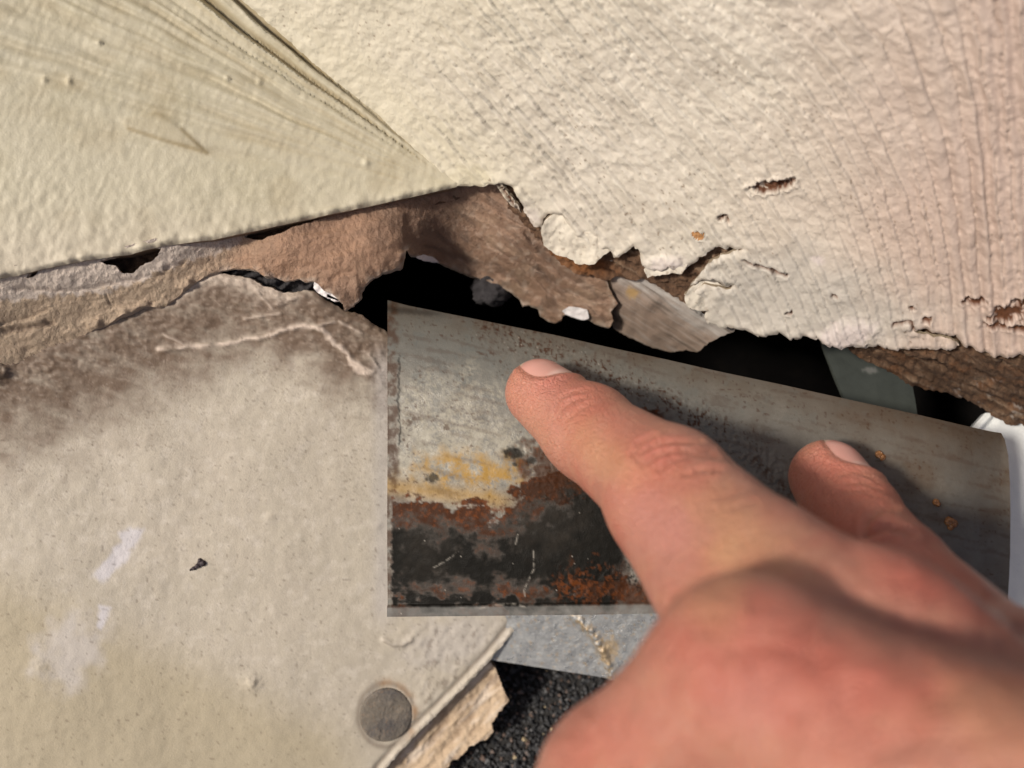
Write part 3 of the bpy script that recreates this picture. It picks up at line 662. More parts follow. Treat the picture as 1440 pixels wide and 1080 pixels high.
def pn_h(u, v):
    h = 0.5 * fbm(u / 160, v / 160, 2, 210) + 0.10 * fbm(u / 22, v / 22, 3, 211)
    top = pdist(u, v, pn_poly[:28])
    h += 2.0 * np.exp(-(top / 70) ** 2) * (1 - sstep(430, 540, u)) - 0.8 * np.exp(-(top / 3) ** 2)
    zone = np.exp(-(np.maximum(top - 20, 0) / 55) ** 2)
    h += zone * 0.34 * fbm((u + v * .3) / 15, (v - u * .15) / 7, 4, 212, .6)
    d = pdist(u + 3 * noise(u / 10, v / 10, 213), v + 2 * noise(u / 10, v / 10, 214), ridge)
    wv = 0.6 + 0.6 * noise(u / 22, v / 22, 215)
    h += 0.75 * np.exp(-(d / (3.0 + 1.2 * wv)) ** 2) * np.clip(wv, .2, 2)
    for c in ridges2:
        dd = pdist(u + 2 * noise(u / 9, v / 9, 216), v, c)
        h += 0.45 * np.exp(-(dd / 2.2) ** 2)
    for cx, cy, r, a in ((175, 770, 26, -.2), (355, 960, 12, .8), (380, 727, 6, .35), (530, 740, 6, .2), (58, 935, 14, .35), (6, 525, 12, 1.6), (10, 505, 10, 1.2)):
        h += a * np.exp(-((u - cx) ** 2 + (v - cy) ** 2) / r ** 2) * (1 + .6 * noise(u / 6, v / 6, 217))
    # bead lump under the plate corner, then the folded right edge
    dd = pdist(u, v, [(540, 900), (552, 906), (566, 906), (578, 900)])
    h += 0.6 * np.exp(-(dd / 3.5) ** 2)
    fold = pdist(u, v, [(738, 868), (692, 923), (640, 980), (586, 1034), (540, 1085)])
    h += (0.45 + .6 * fbm(u / 12, v / 12, 3, 219)) * np.exp(-((fold - 4) / 2.5) ** 2) - 0.6 * np.exp(-((fold - 11) / 4) ** 2)
    sp = spoly(u, v, [(560, 880), (700, 880), (640, 985), (560, 1010)], 10)
    h += sp * 0.14 * fbm((u + v * .5) / 9, (v - u * .5) / 22, 3, 218)
    dn = np.hypot((u - 543) / 37, (v - 1007) / 42)
    h += -0.35 * (1 - sstep(.85, 1.02, dn))
    return h
def pn_a(u, v):
    top = pdist(u, v, pn_poly[:28])
    L = pdist(u, v, [(-260, 640), (0, 560), (120, 500), (230, 460), (330, 430), (430, 440), (520, 480)])
    above = np.exp(-(L / (70 - 25 * sstep(200, 500, u))) ** 2)
    band = 1 - sstep(50, 215 - 90 * sstep(150, 480, u), top + 30 * fbm(u / 55, v / 40, 3, 230))  # grime band, mixed with painted shading beneath the wall
    edge = np.exp(-(top / 14) ** 2) * sstep(140, 220, u) * (1 - sstep(380, 460, u))
    band = band * np.clip(0.95 + 0.3 * fbm((u + v * .4) / 60, (v - u * .4) / 18, 4, 229, .6), 0, 1)
    tide = np.exp(-((top - 120 + 30 * fbm(u / 70, v / 60, 3, 228)) / 5) ** 2) * sstep(-.1, .5, fbm(u / 40, v / 40, 2, 227)) * .3
    brown = np.clip(tide + 0.93 * band * (1 - 0.55 * edge) + 0.25 * band * sstep(-.3, .8, fbm(u / 30, v / 16, 3, 231)), 0, .95)
    far = np.exp(-(np.maximum(top - 60, 0) / 150) ** 2)
    spk = sstep(.25, .8, fbm(u / 3.4, v / 3.0, 3, 232, .8)) * sstep(-.2, .8, fbm(u / 40, v / 40, 3, 233) + far * .9 - .2)
    spot = 0.28 * spk + 0.7 * sstep(.66, .8, fbm(u / 7, v / 7, 2, 234)) * 0.6
    d = pdist(u + 3 * noise(u / 10, v / 10, 213), v + 2 * noise(u / 10, v / 10, 214), ridge)
    pale = 0.95 * np.exp(-(d / (3.2 + 2.5 * noise(u / 25, v / 25, 235))) ** 2) * sstep(-.5, .1, noise(u / 18, v / 18, 236) + 0.5 * (u > 380))
    pale = np.maximum(pale, 0.9 * spoly(u + 3 * noise(u / 8, v / 8, 237), v + 3 * noise(u / 8, v / 8, 238), [(452, 462), (462, 466), (478, 488), (492, 500), (506, 514), (524, 522), (514, 527), (500, 524), (492, 514), (486, 498), (468, 484)], 2))
    for c in ridges2: pale = np.maximum(pale, 0.55 * np.exp(-(pdist(u + 2 * noise(u / 9, v / 9, 216), v, c) / 2.2) ** 2))
    pale = np.maximum(pale, 0.2 * band * sstep(.35, .95, fbm((u + v * .3) / 10, (v - u * .15) / 6, 4, 239, .75)))
    pale = np.maximum(pale, 0.7 * edge * (1 - sstep(280, 340, np.abs(u - 330) * 3)))
    lav = spoly(u + 5 * fbm(u / 12, v / 12, 2, 240), v + 5 * fbm(u / 12, v / 12, 2, 241), [(172, 745), (202, 742), (196, 760), (180, 785), (160, 808), (140, 820), (132, 808), (150, 785), (166, 765)], 5)
    lav = np.maximum(lav, spoly(u + 3 * fbm(u / 9, v / 9, 2, 242), v, [(140, 850), (155, 853), (152, 870), (142, 887), (136, 880)], 3))
    lav = np.maximum(lav, 0.5 * blob(u, v, 100, 915, 40, 48, .3, .5, 30, 243, .6))
    grey = 0.5 * blob(u, v, 640, 900, 70, 34, -.3, .3, 20, 244, .6) + .6 * np.exp(-((u - 538) / 14.) ** 2) * sstep(470, 520, v) * (1 - sstep(850, 900, v))
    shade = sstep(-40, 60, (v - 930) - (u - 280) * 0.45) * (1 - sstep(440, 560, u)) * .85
    dn = np.hypot((u - 543) / 37, (v - 1007) / 42)
    rust = 0.4 * np.exp(-((dn - 1.1) / .16) ** 2) * (0.6 + .8 * fbm(u / 14, v / 14, 2, 246)) * sstep(-.2, .8, (u - 543) / 37 - (v - 1007) / 60)
    spot = np.maximum(spot, 0.5 * np.exp(-((dn - 1.08) / .1) ** 2))
    fold = pdist(u, v, [(738, 868), (692, 923), (640, 980), (586, 1034), (540, 1085)])
    spot = np.maximum(spot, .55 * np.exp(-((fold - 11) / 3.0) ** 2))
    spot = np.maximum(spot, .45 * np.exp(-(pdist(u, v, [(540, 902), (552, 908), (566, 908), (578, 902)]) / 2.0) ** 2))
    sp = spoly(u, v, [(600, 880), (700, 880), (640, 985), (580, 1010)], 12)
    spot = np.maximum(spot, .45 * sp * sstep(.2, .6, fbm((u + v * .5) / 9, (v - u * .5) / 22, 3, 245)))
    hair = pdist(u, v, [(386, 434), (398, 424), (417, 421)])
    spot = np.maximum(spot, .7 * np.exp(-(hair / 1.5) ** 2))
    return {'shade': shade, 'brown': brown, 'lav': np.clip(lav, 0, 1), 'pale': np.clip(pale, 0, 1), 'grey': np.clip(grey, 0, 1), 'spot': np.clip(spot, 0, 1), 'rust': rust}
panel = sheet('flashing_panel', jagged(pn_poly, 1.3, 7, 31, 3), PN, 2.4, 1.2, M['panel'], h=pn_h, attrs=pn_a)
tag(panel, 'cream painted flashing panel with brown grime, painted-in shade and a nail, lower left', 'flashing')

def lathe(name, ctr, normal, prof, mat, parent=None, seg=40, ell=1.0):
    n = np.array(normal, float); n /= np.linalg.norm(n)
    a = np.cross(n, [0, 1, 0]); a /= np.linalg.norm(a); b = np.cross(n, a)
    V = []; F = []
    for r, z in prof:
        for k in range(seg):
            t = 2 * math.pi * k / seg
            V.append(ctr + a * r * math.cos(t) + b * r * ell * math.sin(t) + n * z)
    for i in range(len(prof) - 1):
        for k in range(seg):
            k2 = (k + 1) % seg
            F.append((i * seg + k, i * seg + k2, (i + 1) * seg + k2, (i + 1) * seg + k))
    return build_mesh(name, np.array(V), np.array(F), mat, parent)
nc = P(543, 1007, PN(543, 1007))
R = 37 / FPX * PN(543, 1007)
lathe('nail', nc, PN.n, [(R * .2, -10), (R * .2, -1.2), (R * .92, -0.9), (R, -0.5), (R * .98, -0.25), (R * .90, -0.1), (R * .5, 0.08), (R * .2, 0.02), (0.01, 0.04)][::1], M['nail'], parent=panel, ell=1.12)['label'] = 'grey nail head in the panel'
def lump(name, pts, mat, parent=None, seed=1, surf=None, seg=10):
    """a small knobbly body made of one displaced shell over merged discs on a surface"""
    c = np.mean([p[:2] for p in pts], 0); rmax = max(p[2] for p in pts) + max(np.hypot(p[0] - c[0], p[1] - c[1]) for p in pts)
    poly = []
    for t in np.linspace(0, 2 * math.pi, 36, endpoint=False):
        best = 0
        for px, py, r in pts:
            dx = px - c[0]; dy = py - c[1]; pr = dx * math.cos(t) + dy * math.sin(t); pe = -dx * math.sin(t) + dy * math.cos(t)
            if abs(pe) < r: best = max(best, pr + math.sqrt(r * r - pe * pe))
        poly.append((c[0] + max(best, 1.2) * math.cos(t), c[1] + max(best, 1.2) * math.sin(t)))
    def h(u, v):
        z = 0 * u
        for px, py, r in pts: z = np.maximum(z, np.sqrt(np.maximum(r * r - (u - px) ** 2 - (v - py) ** 2, 0)))
        return z * 0.17 * (1 + .35 * fbm(u / 3, v / 3, 2, seed))
    return sheet(name, poly, surf, 0.9, 0.4, mat, parent, h=h)
tag(lump('dirt_crumb', [(273, 799, 3), (278, 796, 3.6), (285, 792, 4.6), (281, 788, 3), (268, 801, 2)], M['bug'], None, 5, PN), 'small black crumb stuck on the cream panel left of the plate', 'crumb')

# ------------------------------------------------------------------ torn tan paper below the panel
torn_poly = [(560, 1010), (640, 930), (690, 928), (700, 944), (704, 958), (709, 971), (716, 982), (706, 993), (697, 1004), (690, 1014), (694, 1023), (688, 1032), (681, 1039), (670, 1041), (660, 1046), (651, 1058), (643, 1066), (635, 1069), (623, 1081), (600, 1110), (560, 1180), (420, 1280), (400, 1180), (500, 1080)]
def torn_h(u, v):
    d = pdist(u, v, torn_poly[2:-3])
    x = (u * .7 - v * .7); y = (u * .7 + v * .7)
    return 1.0 * np.exp(-(d / 16) ** 2) + 0.7 * fbm(x / 50, y / 14, 3, 250) + .25 * fbm(u / 9, v / 9, 2, 251)
def torn_a(u, v):
    x = (u * .7 - v * .7); y = (u * .7 + v * .7)
    return {'pale': .8 * sstep(.0, .6, fbm(x / 60, y / 10, 3, 252)), 'dark': np.clip(.7 * sstep(.15, .7, -fbm(x / 50, y / 14, 3, 250)) + .5 * blob(u, v, 655, 985, 26, 10, -.8, .4, 8, 253, .5), 0, 1)}
torn = sheet('torn_paper', jagged(torn_poly, 2.0, 8, 33, 2.5), Off(PN, 6.0), 1.8, 1.6, M['torn'], h=torn_h, attrs=torn_a)
tag(torn, 'ragged tan paper sticking out from under the panel below the plate', 'paper')

# ------------------------------------------------------------------ galvanized strip under the plate
GV = Plane((690, 927, 217), (870, 955, 214), (760, 700, 200))
seam = [(806, 866), (830, 884), (848, 912), (858, 940), (862, 956)]
def gv_h(u, v):
    d = pdist(u + 3 * noise(u / 8, v / 8, 260), v + 3 * noise(u / 8, v / 8, 261), seam)
    side = sstep(-4, 4, (u - 820) - (v - 880) * 0.6)
    return 0.5 * side + 0.8 * np.exp(-(d / 5) ** 2) * (1 + .7 * noise(u / 5, v / 5, 262)) + 0.08 * fbm(u / 13, v / 13, 3, 263)
def gv_a(u, v):
    d = pdist(u + 3 * noise(u / 8, v / 8, 260), v + 3 * noise(u / 8, v / 8, 261), seam)
    c = np.exp(-(d / 7) ** 2) * sstep(-.3, .3, noise(u / 6, v / 6, 264)) + .8 * blob(u, v, 856, 912, 14, 18, .3, .5, 6, 265, .4) + .6 * sstep(.45, .65, fbm(u / 6, v / 6, 2, 266))
    return {'crust': np.clip(c, 0, 1)}
galv = sheet('metal_strip', [(600, 800), (1030, 770), (1030, 986), (962, 972), (870, 956), (780, 942), (690, 928), (640, 918)], GV, 2.0, 0.8, M['galv'], h=gv_h, attrs=gv_a)
tag(galv, 'bright galvanized metal strip under the plate above the shingle', 'metal strip')

# ------------------------------------------------------------------ white coated metal at the right, grey-green metal in the hollow
WM = Plane((1400, 600, 206), (1430, 850, 196), (1700, 700, 200))
def wm_h(u, v):
    lip = pdist(u, v, [(1384, 582), (1364, 603), (1300, 680)])
    return 1.6 * np.exp(-((lip - 6) / 5.0) ** 2) - 1.0 * np.exp(-((lip - 17) / 4) ** 2) + .12 * fbm(u / 30, v / 30, 2, 270)
white = sheet('white_metal_trim', [(1384, 581), (1400, 585), (1440, 597), (1700, 660), (1700, 1060), (1300, 1060), (1290, 690), (1364, 603)], WM, 3.0, 1.2, M['white_metal'], h=wm_h)
tag(white, 'bright white coated metal trim behind the right end of the plate', 'metal trim')
GM = Plane((1160, 490, 214), (1285, 560, 208), (1195, 620, 202))
green = sheet('metal_tab', [(1148, 455), (1158, 487), (1173, 527), (1190, 567), (1206, 610), (1295, 630), (1290, 582), (1284, 545), (1278, 470)], GM, 2.5, 1.0, M['green_metal'],
    h=lambda u, v: .15 * fbm(u / 40, v / 40, 2, 275), attrs=lambda u, v: {'pale': .9 * blob(u, v, 1223, 521, 10, 4, .1, .5, 5, 276, .3)})
tag(green, 'grey-green metal tab crossing the black hollow', 'metal tab')

# ------------------------------------------------------------------ loose metal plate
pl_top = [(545, 422), (552, 424), (575, 430), (640, 443), (700, 455), (780, 471), (850, 487), (930, 504), (1000, 520), (1100, 541), (1190, 561), (1290, 583), (1350, 597), (1395, 607), (1408, 609)]
pl_right = [(1413, 618), (1418, 640), (1420.5, 680), (1421, 720), (1420.5, 780), (1418, 830), (1414, 900), (1408, 960)]
pl_poly = pl_top + pl_right + [(1200, 930), (1000, 872), (930, 862), (800, 864), (640, 866), (545, 867), (544.5, 700), (545, 560)]
def pl_bend(u, v):
    """the top rolls away from the viewer, the right end droops"""
    d = pdist(u, v, pl_top)
    return 9.0 * np.exp(-(d / 38)) - 1.0 + 5.0 * sstep(1280, 1425, u) ** 2
PLS = Off(PL, lambda u, v: pl_bend(u, v))
def pl_h(u, v):
    h = 0.05 * fbm(u / 20, v / 20, 3, 280) + 0.25 * fbm(u / 200, v / 200, 2, 281)
    hem = sstep(-2, 2, v - 852 + (u - 545) * 0.012)
    h += 0.5 * hem
    bl = blob(u, v, 735, 635, 14, 8, .3, .5, 8, 282, .4) + blob(u, v, 780, 670, 50, 30, .6, .6, 14, 283, .5) + .7 * blob(u, v, 840, 820, 70, 30, .0, .6, 16, 284, .5)
    h += 0.14 * bl * sstep(-.3, .6, fbm(u / 9, v / 9, 4, 285, .7))
    tr = np.exp(-(pdist(u, v, [(690, 462), (770, 490), (850, 525), (930, 560), (1010, 605), (1080, 660), (1110, 700)]) / 24) ** 2)
    h += 0.22 * tr * sstep(.1, .6, fbm(u / 6, v / 6, 3, 286))
    return h
def lines(u, v, L, w):
    m = 0 * u
    for c in L: m = np.maximum(m, np.exp(-(pdist(u, v, c) / w) ** 2))
    return m
def pl_a(u, v):
    n1 = fbm(u / 24, v / 24, 4, 290, .6); n2 = fbm(u / 8, v / 8, 3, 291, .6); n3 = fbm(u / 60, v / 40, 3, 292)
    right_shade = sstep(1050, 1300, u) * (1 - .5 * sstep(690, 760, v))  # right end browned, a cast shadow put into the colour
    topband = np.exp(-(pdist(u, v, pl_top) / 26) ** 2)
    leftb = sstep(566, 556, u + 3 * noise(v / 12, u / 30, 293)) if False else (1 - sstep(556, 564, u + 3 * noise(u / 30, v / 12, 293)))
    warm = np.clip(.85 * right_shade * (0.75 + .4 * n3) + .5 * topband + .75 * leftb * (0.6 + .6 * n1) + .25 * sstep(.1, .7, n3), 0, 1)
    blue = np.clip(.6 * blob(u, v, 640, 500, 90, 45, .2, .4, 40, 294, .7) + .5 * blob(u, v, 950, 590, 130, 40, .45, .4, 30, 295, .7) + .4 * sstep(.25, .7, -n1), 0, 1) * (1 - .6 * right_shade)
    pale = blob(u, v, 630, 615, 105, 80, .15, .5, 40, 296, .7)
    n4 = fbm(u / 5, v / 5, 3, 320, .7)
    white = np.clip(pale * sstep(-.5, .9, .5 * n1 + .5 * n2 + .8 * n4 + .5 * sstep(560, 640, v)), 0, 1) * (1 - leftb) * .85
    oc = blob(u, v, 662, 660, 74, 22, .06, .6, 22, 297, .7)
    ochre = np.clip(oc * sstep(-.8, .5, n1 + .5 * n4) * 1.0 + .7 * np.exp(-((v - 684 - (u - 550) * .13) / 12) ** 2) * (1 - sstep(690, 740, u)), 0, 1)
    # dark lower field
    n5 = fbm(u / 55, v / 32, 4, 321, .6)
    bound = 690 + 22 * n5 + np.where(u < 690, (u - 550) * 0.20, 28 - (u - 690) * 0.62)
    lowm = sstep(-6, 8, v - bound + 14 * n1 + 5 * n2)
    lowm *= (1 - sstep(870, 905, u + .25 * (v - 760) + 12 * n1))
    lowm *= sstep(549, 553, u + 3 * n2)
    rust = np.clip(lowm * (1 - sstep(-10, 70, v - bound - 20 + 30 * n1 + 30 * n5)) + .95 * lowm * sstep(812, 850, v + 22 * n5 + 14 * n1) * sstep(-.5, .1, n5 + .4 * n1) + lowm * blob(u, v, 850, 820, 60, 38, 0, .5, 18, 298, .5), 0, 1)
    rust = np.clip(rust + .8 * blob(u, v, 780, 665, 52, 34, .5, .6, 14, 283, .4) + .9 * blob(u, v, 900, 835, 60, 22, .1, .6, 18, 299, .5), 0, 1)
    black = lowm * sstep(10, 70, v - bound + 26 * n1 + 34 * n5) * (1 - .85 * sstep(812, 850, v + 22 * n5 + 14 * n1) * sstep(-.5, .1, n5 + .4 * n1))
    black = np.maximum(black, .9 * blob(u, v, 722, 637, 15, 8, .15, .3, 6, 300, .3))
    black = np.maximum(black, .9 * sstep(.15, .4, n2 + .3 * n1) * blob(u, v, 800, 672, 50, 40, .7, .5, 14, 301, .4))
    black = np.maximum(black, .85 * sstep(.1, .4, n2) * blob(u, v, 860, 815, 55, 36, .0, .5, 14, 302, .4))
    for cx, cy, r in ((608, 672, 9), (747, 648, 7), (724, 653, 4)): black = np.maximum(black, .8 * blob(u, v, cx, cy, r, r * .7, 0, .4, 6, 303, .4))
    rust = np.maximum(rust, .9 * lowm * (1 - .6 * black))
    oran = .85 * sstep(.15, .6, n2 + .4 * n1) * np.clip(rust - .5 * black, 0, 1)
    oran = np.maximum(oran, .75 * blob(u, v, 700, 722, 40, 12, .1, .6, 12, 304, .5) * sstep(-.2, .4, n2))
    oran = np.maximum(oran, .8 * blob(u, v, 808, 825, 28, 20, .1, .5, 10, 305, .4) * sstep(-.3, .4, n2))
    tr = np.exp(-(pdist(u, v, [(690, 462), (770, 490), (850, 525), (930, 560), (1010, 605)]) / 24) ** 2) * sstep(.05, .8, .6 * n2 + .3 * n1 + .5 * n4)
    tr = np.clip(tr * 1.5, 0, 1)
    tr = np.maximum(tr, .9 * np.exp(-(pdist(u, v, [(1060, 645), (1085, 670), (1110, 692)]) / 8) ** 2) * sstep(-.3, .4, n2))
    for cx, cy, r in ((682, 462, 9), (690, 498, 7), (675, 497, 5), (578, 590, 14), (625, 600, 9), (755, 467, 8)): tr = np.maximum(tr, .75 * blob(u, v, cx, cy, r, r * .55, .2, .5, 6, 306, .4) * sstep(-.35, .2, n2))
    spec = sstep(.45, .70, fbm(u / 6, v / 5, 3, 307)) * sstep(-.3, .4, n3)
    strk = sstep(.15, .7, noise((u + .25 * v) / 70, (v - .25 * u) / 9, 316) + .35 * n2) * sstep(760, 900, u + v) * .45
    spec = np.maximum(spec, strk)
    rustall = np.clip(np.maximum(rust * (1 - 0 * u), .85 * tr), 0, 1); rustall = np.maximum(rustall, .6 * spec)
    haze = .75 * np.clip(blob(u, v, 770, 730, 60, 50, .2, .4, 24, 308, .7) + .8 * blob(u, v, 600, 775, 34, 50, .1, .4, 20, 309, .7) + .5 * blob(u, v, 760, 835, 30, 24, 0, .4, 12, 310, .5), 0, 1) * lowm * (.6 + .6 * n1)
    hem = sstep(852, 856, v + (u - 545) * 0.012 + .8 * n2)
    hem = hem * (.75 + .3 * n1)
    scr = lines(u, v, [[(675, 855), (700, 850), (722, 849), (740, 853)], [(739, 845), (737, 830), (745, 812), (751, 800), (750, 775)], [(725, 765), (728, 752)], [(610, 798), (628, 788), (645, 776)], [(645, 712), (662, 710), (680, 711)]], 1.0) * sstep(-.6, .2, n2) * .45
    dots = sstep(.80, .86, fbm(u / 3.2, v / 3.2, 1, 311)) * lowm * .6
    glit = sstep(.62, .8, fbm(u / 3.5, v / 3.5, 1, 312)) * np.exp(-(pdist(u, v, [(690, 470), (790, 500), (850, 530), (930, 570)]) / 22) ** 2) * .7  # pale specks painting glints along the rust trail
    scr = np.maximum(np.maximum(scr, dots), glit)
    dk = sstep(428, 434, v - (u - 545) * .1) * (1 - sstep(436, 442, v - (u - 545) * .1 + 2 * n2)) * (1 - sstep(600, 640, u)) * .75
    black = np.maximum(black, dk * .7)
    crack = lines(u + 2.5 * noise(u / 7, v / 7, 313), v, [[(562, 500), (561, 540), (560, 575), (563, 600), (561, 625)]], 1.3)
    black = np.maximum(black, .8 * crack)
    sm = sstep(.2, .7, noise((u + v) / 90, (v - u * .35) / 7, 314)) * blob(u, v, 880, 845, 60, 24, .1, .3, 16, 315, .5)
    rustall = np.maximum(rustall, .7 * sm)
    rustall = np.maximum(rustall, .6 * leftb * sstep(-.5, .4, n1 + .5 * n2))
    matte = np.clip(white + ochre + rustall + black + .5 * warm, 0, 1)
    c1 = lambda x: np.clip(x, 0, 1)
    return {'warm': warm, 'blue': c1(blue), 'white': c1(white), 'ochre': c1(ochre), 'rust': c1(rustall), 'black': c1(black), 'orange': c1(oran), 'haze': c1(haze), 'hem': c1(hem), 'scratch_glint': c1(scr), 'matte': matte}
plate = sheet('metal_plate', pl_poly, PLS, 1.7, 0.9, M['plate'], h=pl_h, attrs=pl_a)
tag(plate, 'grey rust-stained metal plate pressed by two fingers', 'metal plate')
for i, pts in enumerate([[(1236, 639, 6), (1241, 643, 5)], [(1335, 733, 7), (1341, 736, 6), (1337, 741, 5)], [(1316, 706, 5), (1319, 709, 4)]]):
    lump('rust_blister', pts, M['resin'], plate, 20 + i, PLS)

# ------------------------------------------------------------------ dusty web lump in the hollow
def ico_blob(name, ctr, rad, mat, seed, parent=None):
    nu, nv = 40, 24
    V = []; F = []
    for j in range(nv + 1):
        for i in range(nu):
            th = math.pi * j / nv; ph = 2 * math.pi * i / nu
            V.append([math.sin(th) * math.cos(ph), math.cos(th), math.sin(th) * math.sin(ph)])
    V = np.array(V)
    r = 1 + .35 * noise(V[:, 0] * 2 + V[:, 2] * 1.3, V[:, 1] * 2 + 5, seed) + .15 * noise(V[:, 0] * 6 + V[:, 2] * 4, V[:, 1] * 6, seed + 1)
    V = ctr + V * r[:, None] * np.array(rad)
    for j in range(nv):
        for i in range(nu):
            i2 = (i + 1) % nu
            F.append((j * nu + i, j * nu + i2, (j + 1) * nu + i2, (j + 1) * nu + i))
    return build_mesh(name, V, np.array(F), mat, parent)
web = ico_blob('dust_ball', P(690, 406, 218), (5.4, 4.2, 4.0), M['fluff'], 4)
tag(web, 'grey fluffy dust ball in the black hollow above the plate', 'dust ball')

# ------------------------------------------------------------------ the hand
def seg(p, a, b, ra, rb, fl=None):
    ab = b - a; L = ab @ ab
    t = np.clip(((p - a) @ ab) / L, 0, 1)
    q = p - a - t[:, None] * ab
    if fl is not None:                                  # flatten across direction fl[0] by factor fl[1]
        n = fl[0] / np.linalg.norm(fl[0]); k = q @ n
        q = q + n * (k * (1 / fl[1] - 1))[:, None]
    return np.sqrt((q * q).sum(1)) - (ra + t * (rb - ra))

def smin(a, b, k):
    h = np.clip(0.5 + 0.5 * (b - a) / k, 0, 1)
    return b + (a - b) * h - k * h * (1 - h)

# joints: (pixel x, pixel y, millimetres from camera), radius in millimetres
I_TIP = P(759, 553, 174); I_DIP = P(826, 607, 163); I_PIP = P(940, 688, 138); I_PM = P(1072, 806, 116); I_MCP = P(1232, 908, 97)
M_TIP = P(1165, 672, 160); M_DIP = P(1199, 724, 152); M_PIP = P(1254, 806, 132); M_MCP = P(1432, 988, 103)
R_MCP = P(1610, 1100, 112); R_PIP = P(1600, 985, 150); R_DIP = P(1640, 1100, 160); R_TIP = P(1610, 1190, 150)
L_MCP = P(1770, 1230, 122); L_PIP = P(1800, 1110, 150); L_DIP = P(1830, 1220, 158); L_TIP = P(1780, 1310, 150)
T_MCP = P(1054, 950, 88); T_IP = P(876, 1108, 98); T_TIP = P(745, 1250, 116); T_CMC = np.array([54.0, -42.0, -63.0])
WRIST = np.array([88.0, -76.0, -46.0]); ARM = np.array([190.0, -190.0, 60.0])
def chain(p, pts, k=2.0):
    d = None
    for (a, ra), (b, rb) in zip(pts[:-1], pts[1:]):
        s = seg(p, a, b, ra, rb)
        d = s if d is None else smin(d, s, k)
    return d
def hand_sdf(p):
    idx = chain(p, [(I_TIP, 7.5), (I_DIP, 8.9), (I_PIP, 10.5), (I_PM, 10.2), (I_MCP, 10.8)], 3)
    idx = smin(idx, seg(p, I_DIP + [0.6, 0.8, 0.6], I_DIP * 0.85 + I_PIP * 0.15, 8.7, 8.8), 2)
    idx = smin(idx, seg(p, P(942, 724, 137), P(1085, 915, 107), 9.6, 11.5), 4)
    mid = chain(p, [(M_TIP, 7.6), (M_DIP, 8.3), (M_PIP, 8.7), (M_MCP, 9.6)], 2.5)
    rin = chain(p, [(R_TIP, 7.4), (R_DIP, 8.2), (R_PIP, 9.2), (R_MCP, 10.2)], 3)
    lit = chain(p, [(L_TIP, 6.6), (L_DIP, 7.2), (L_PIP, 8.0), (L_MCP, 9.4)], 3)
    thu = chain(p, [(T_TIP, 8.3), (T_IP, 9.6), (T_MCP, 10.2), (T_CMC, 12.5)], 4)
    palm = seg(p, I_MCP, WRIST + [-8, 6, 4], 11.0, 15)
    for s in (seg(p, M_MCP, WRIST + [-2, 2, 2], 10.5, 16), seg(p, R_MCP, WRIST + [6, -4, -2], 10.5, 16), seg(p, L_MCP, WRIST + [10, -10, -8], 10.0, 14),
              seg(p, T_CMC, WRIST, 13.5, 18), seg(p, I_MCP, M_MCP, 9.0, 9.0), seg(p, M_MCP, R_MCP, 9.0, 9.0), seg(p, R_MCP, L_MCP, 9, 8.5),
              seg(p, I_MCP * .6 + WRIST * .4 + np.array([-4, -4, -4]), T_CMC * .6 + T_MCP * .4, 10.0, 10.5)):
        palm = smin(palm, s, 6)
    palm = smin(palm, seg(p, WRIST, ARM, 22, 33), 12)
    d = smin(palm, thu, 4.5)
    d = smin(d, idx, 2.5); d = smin(d, mid, 2.0); d = smin(d, rin, 4); d = smin(d, lit, 4)
    return d

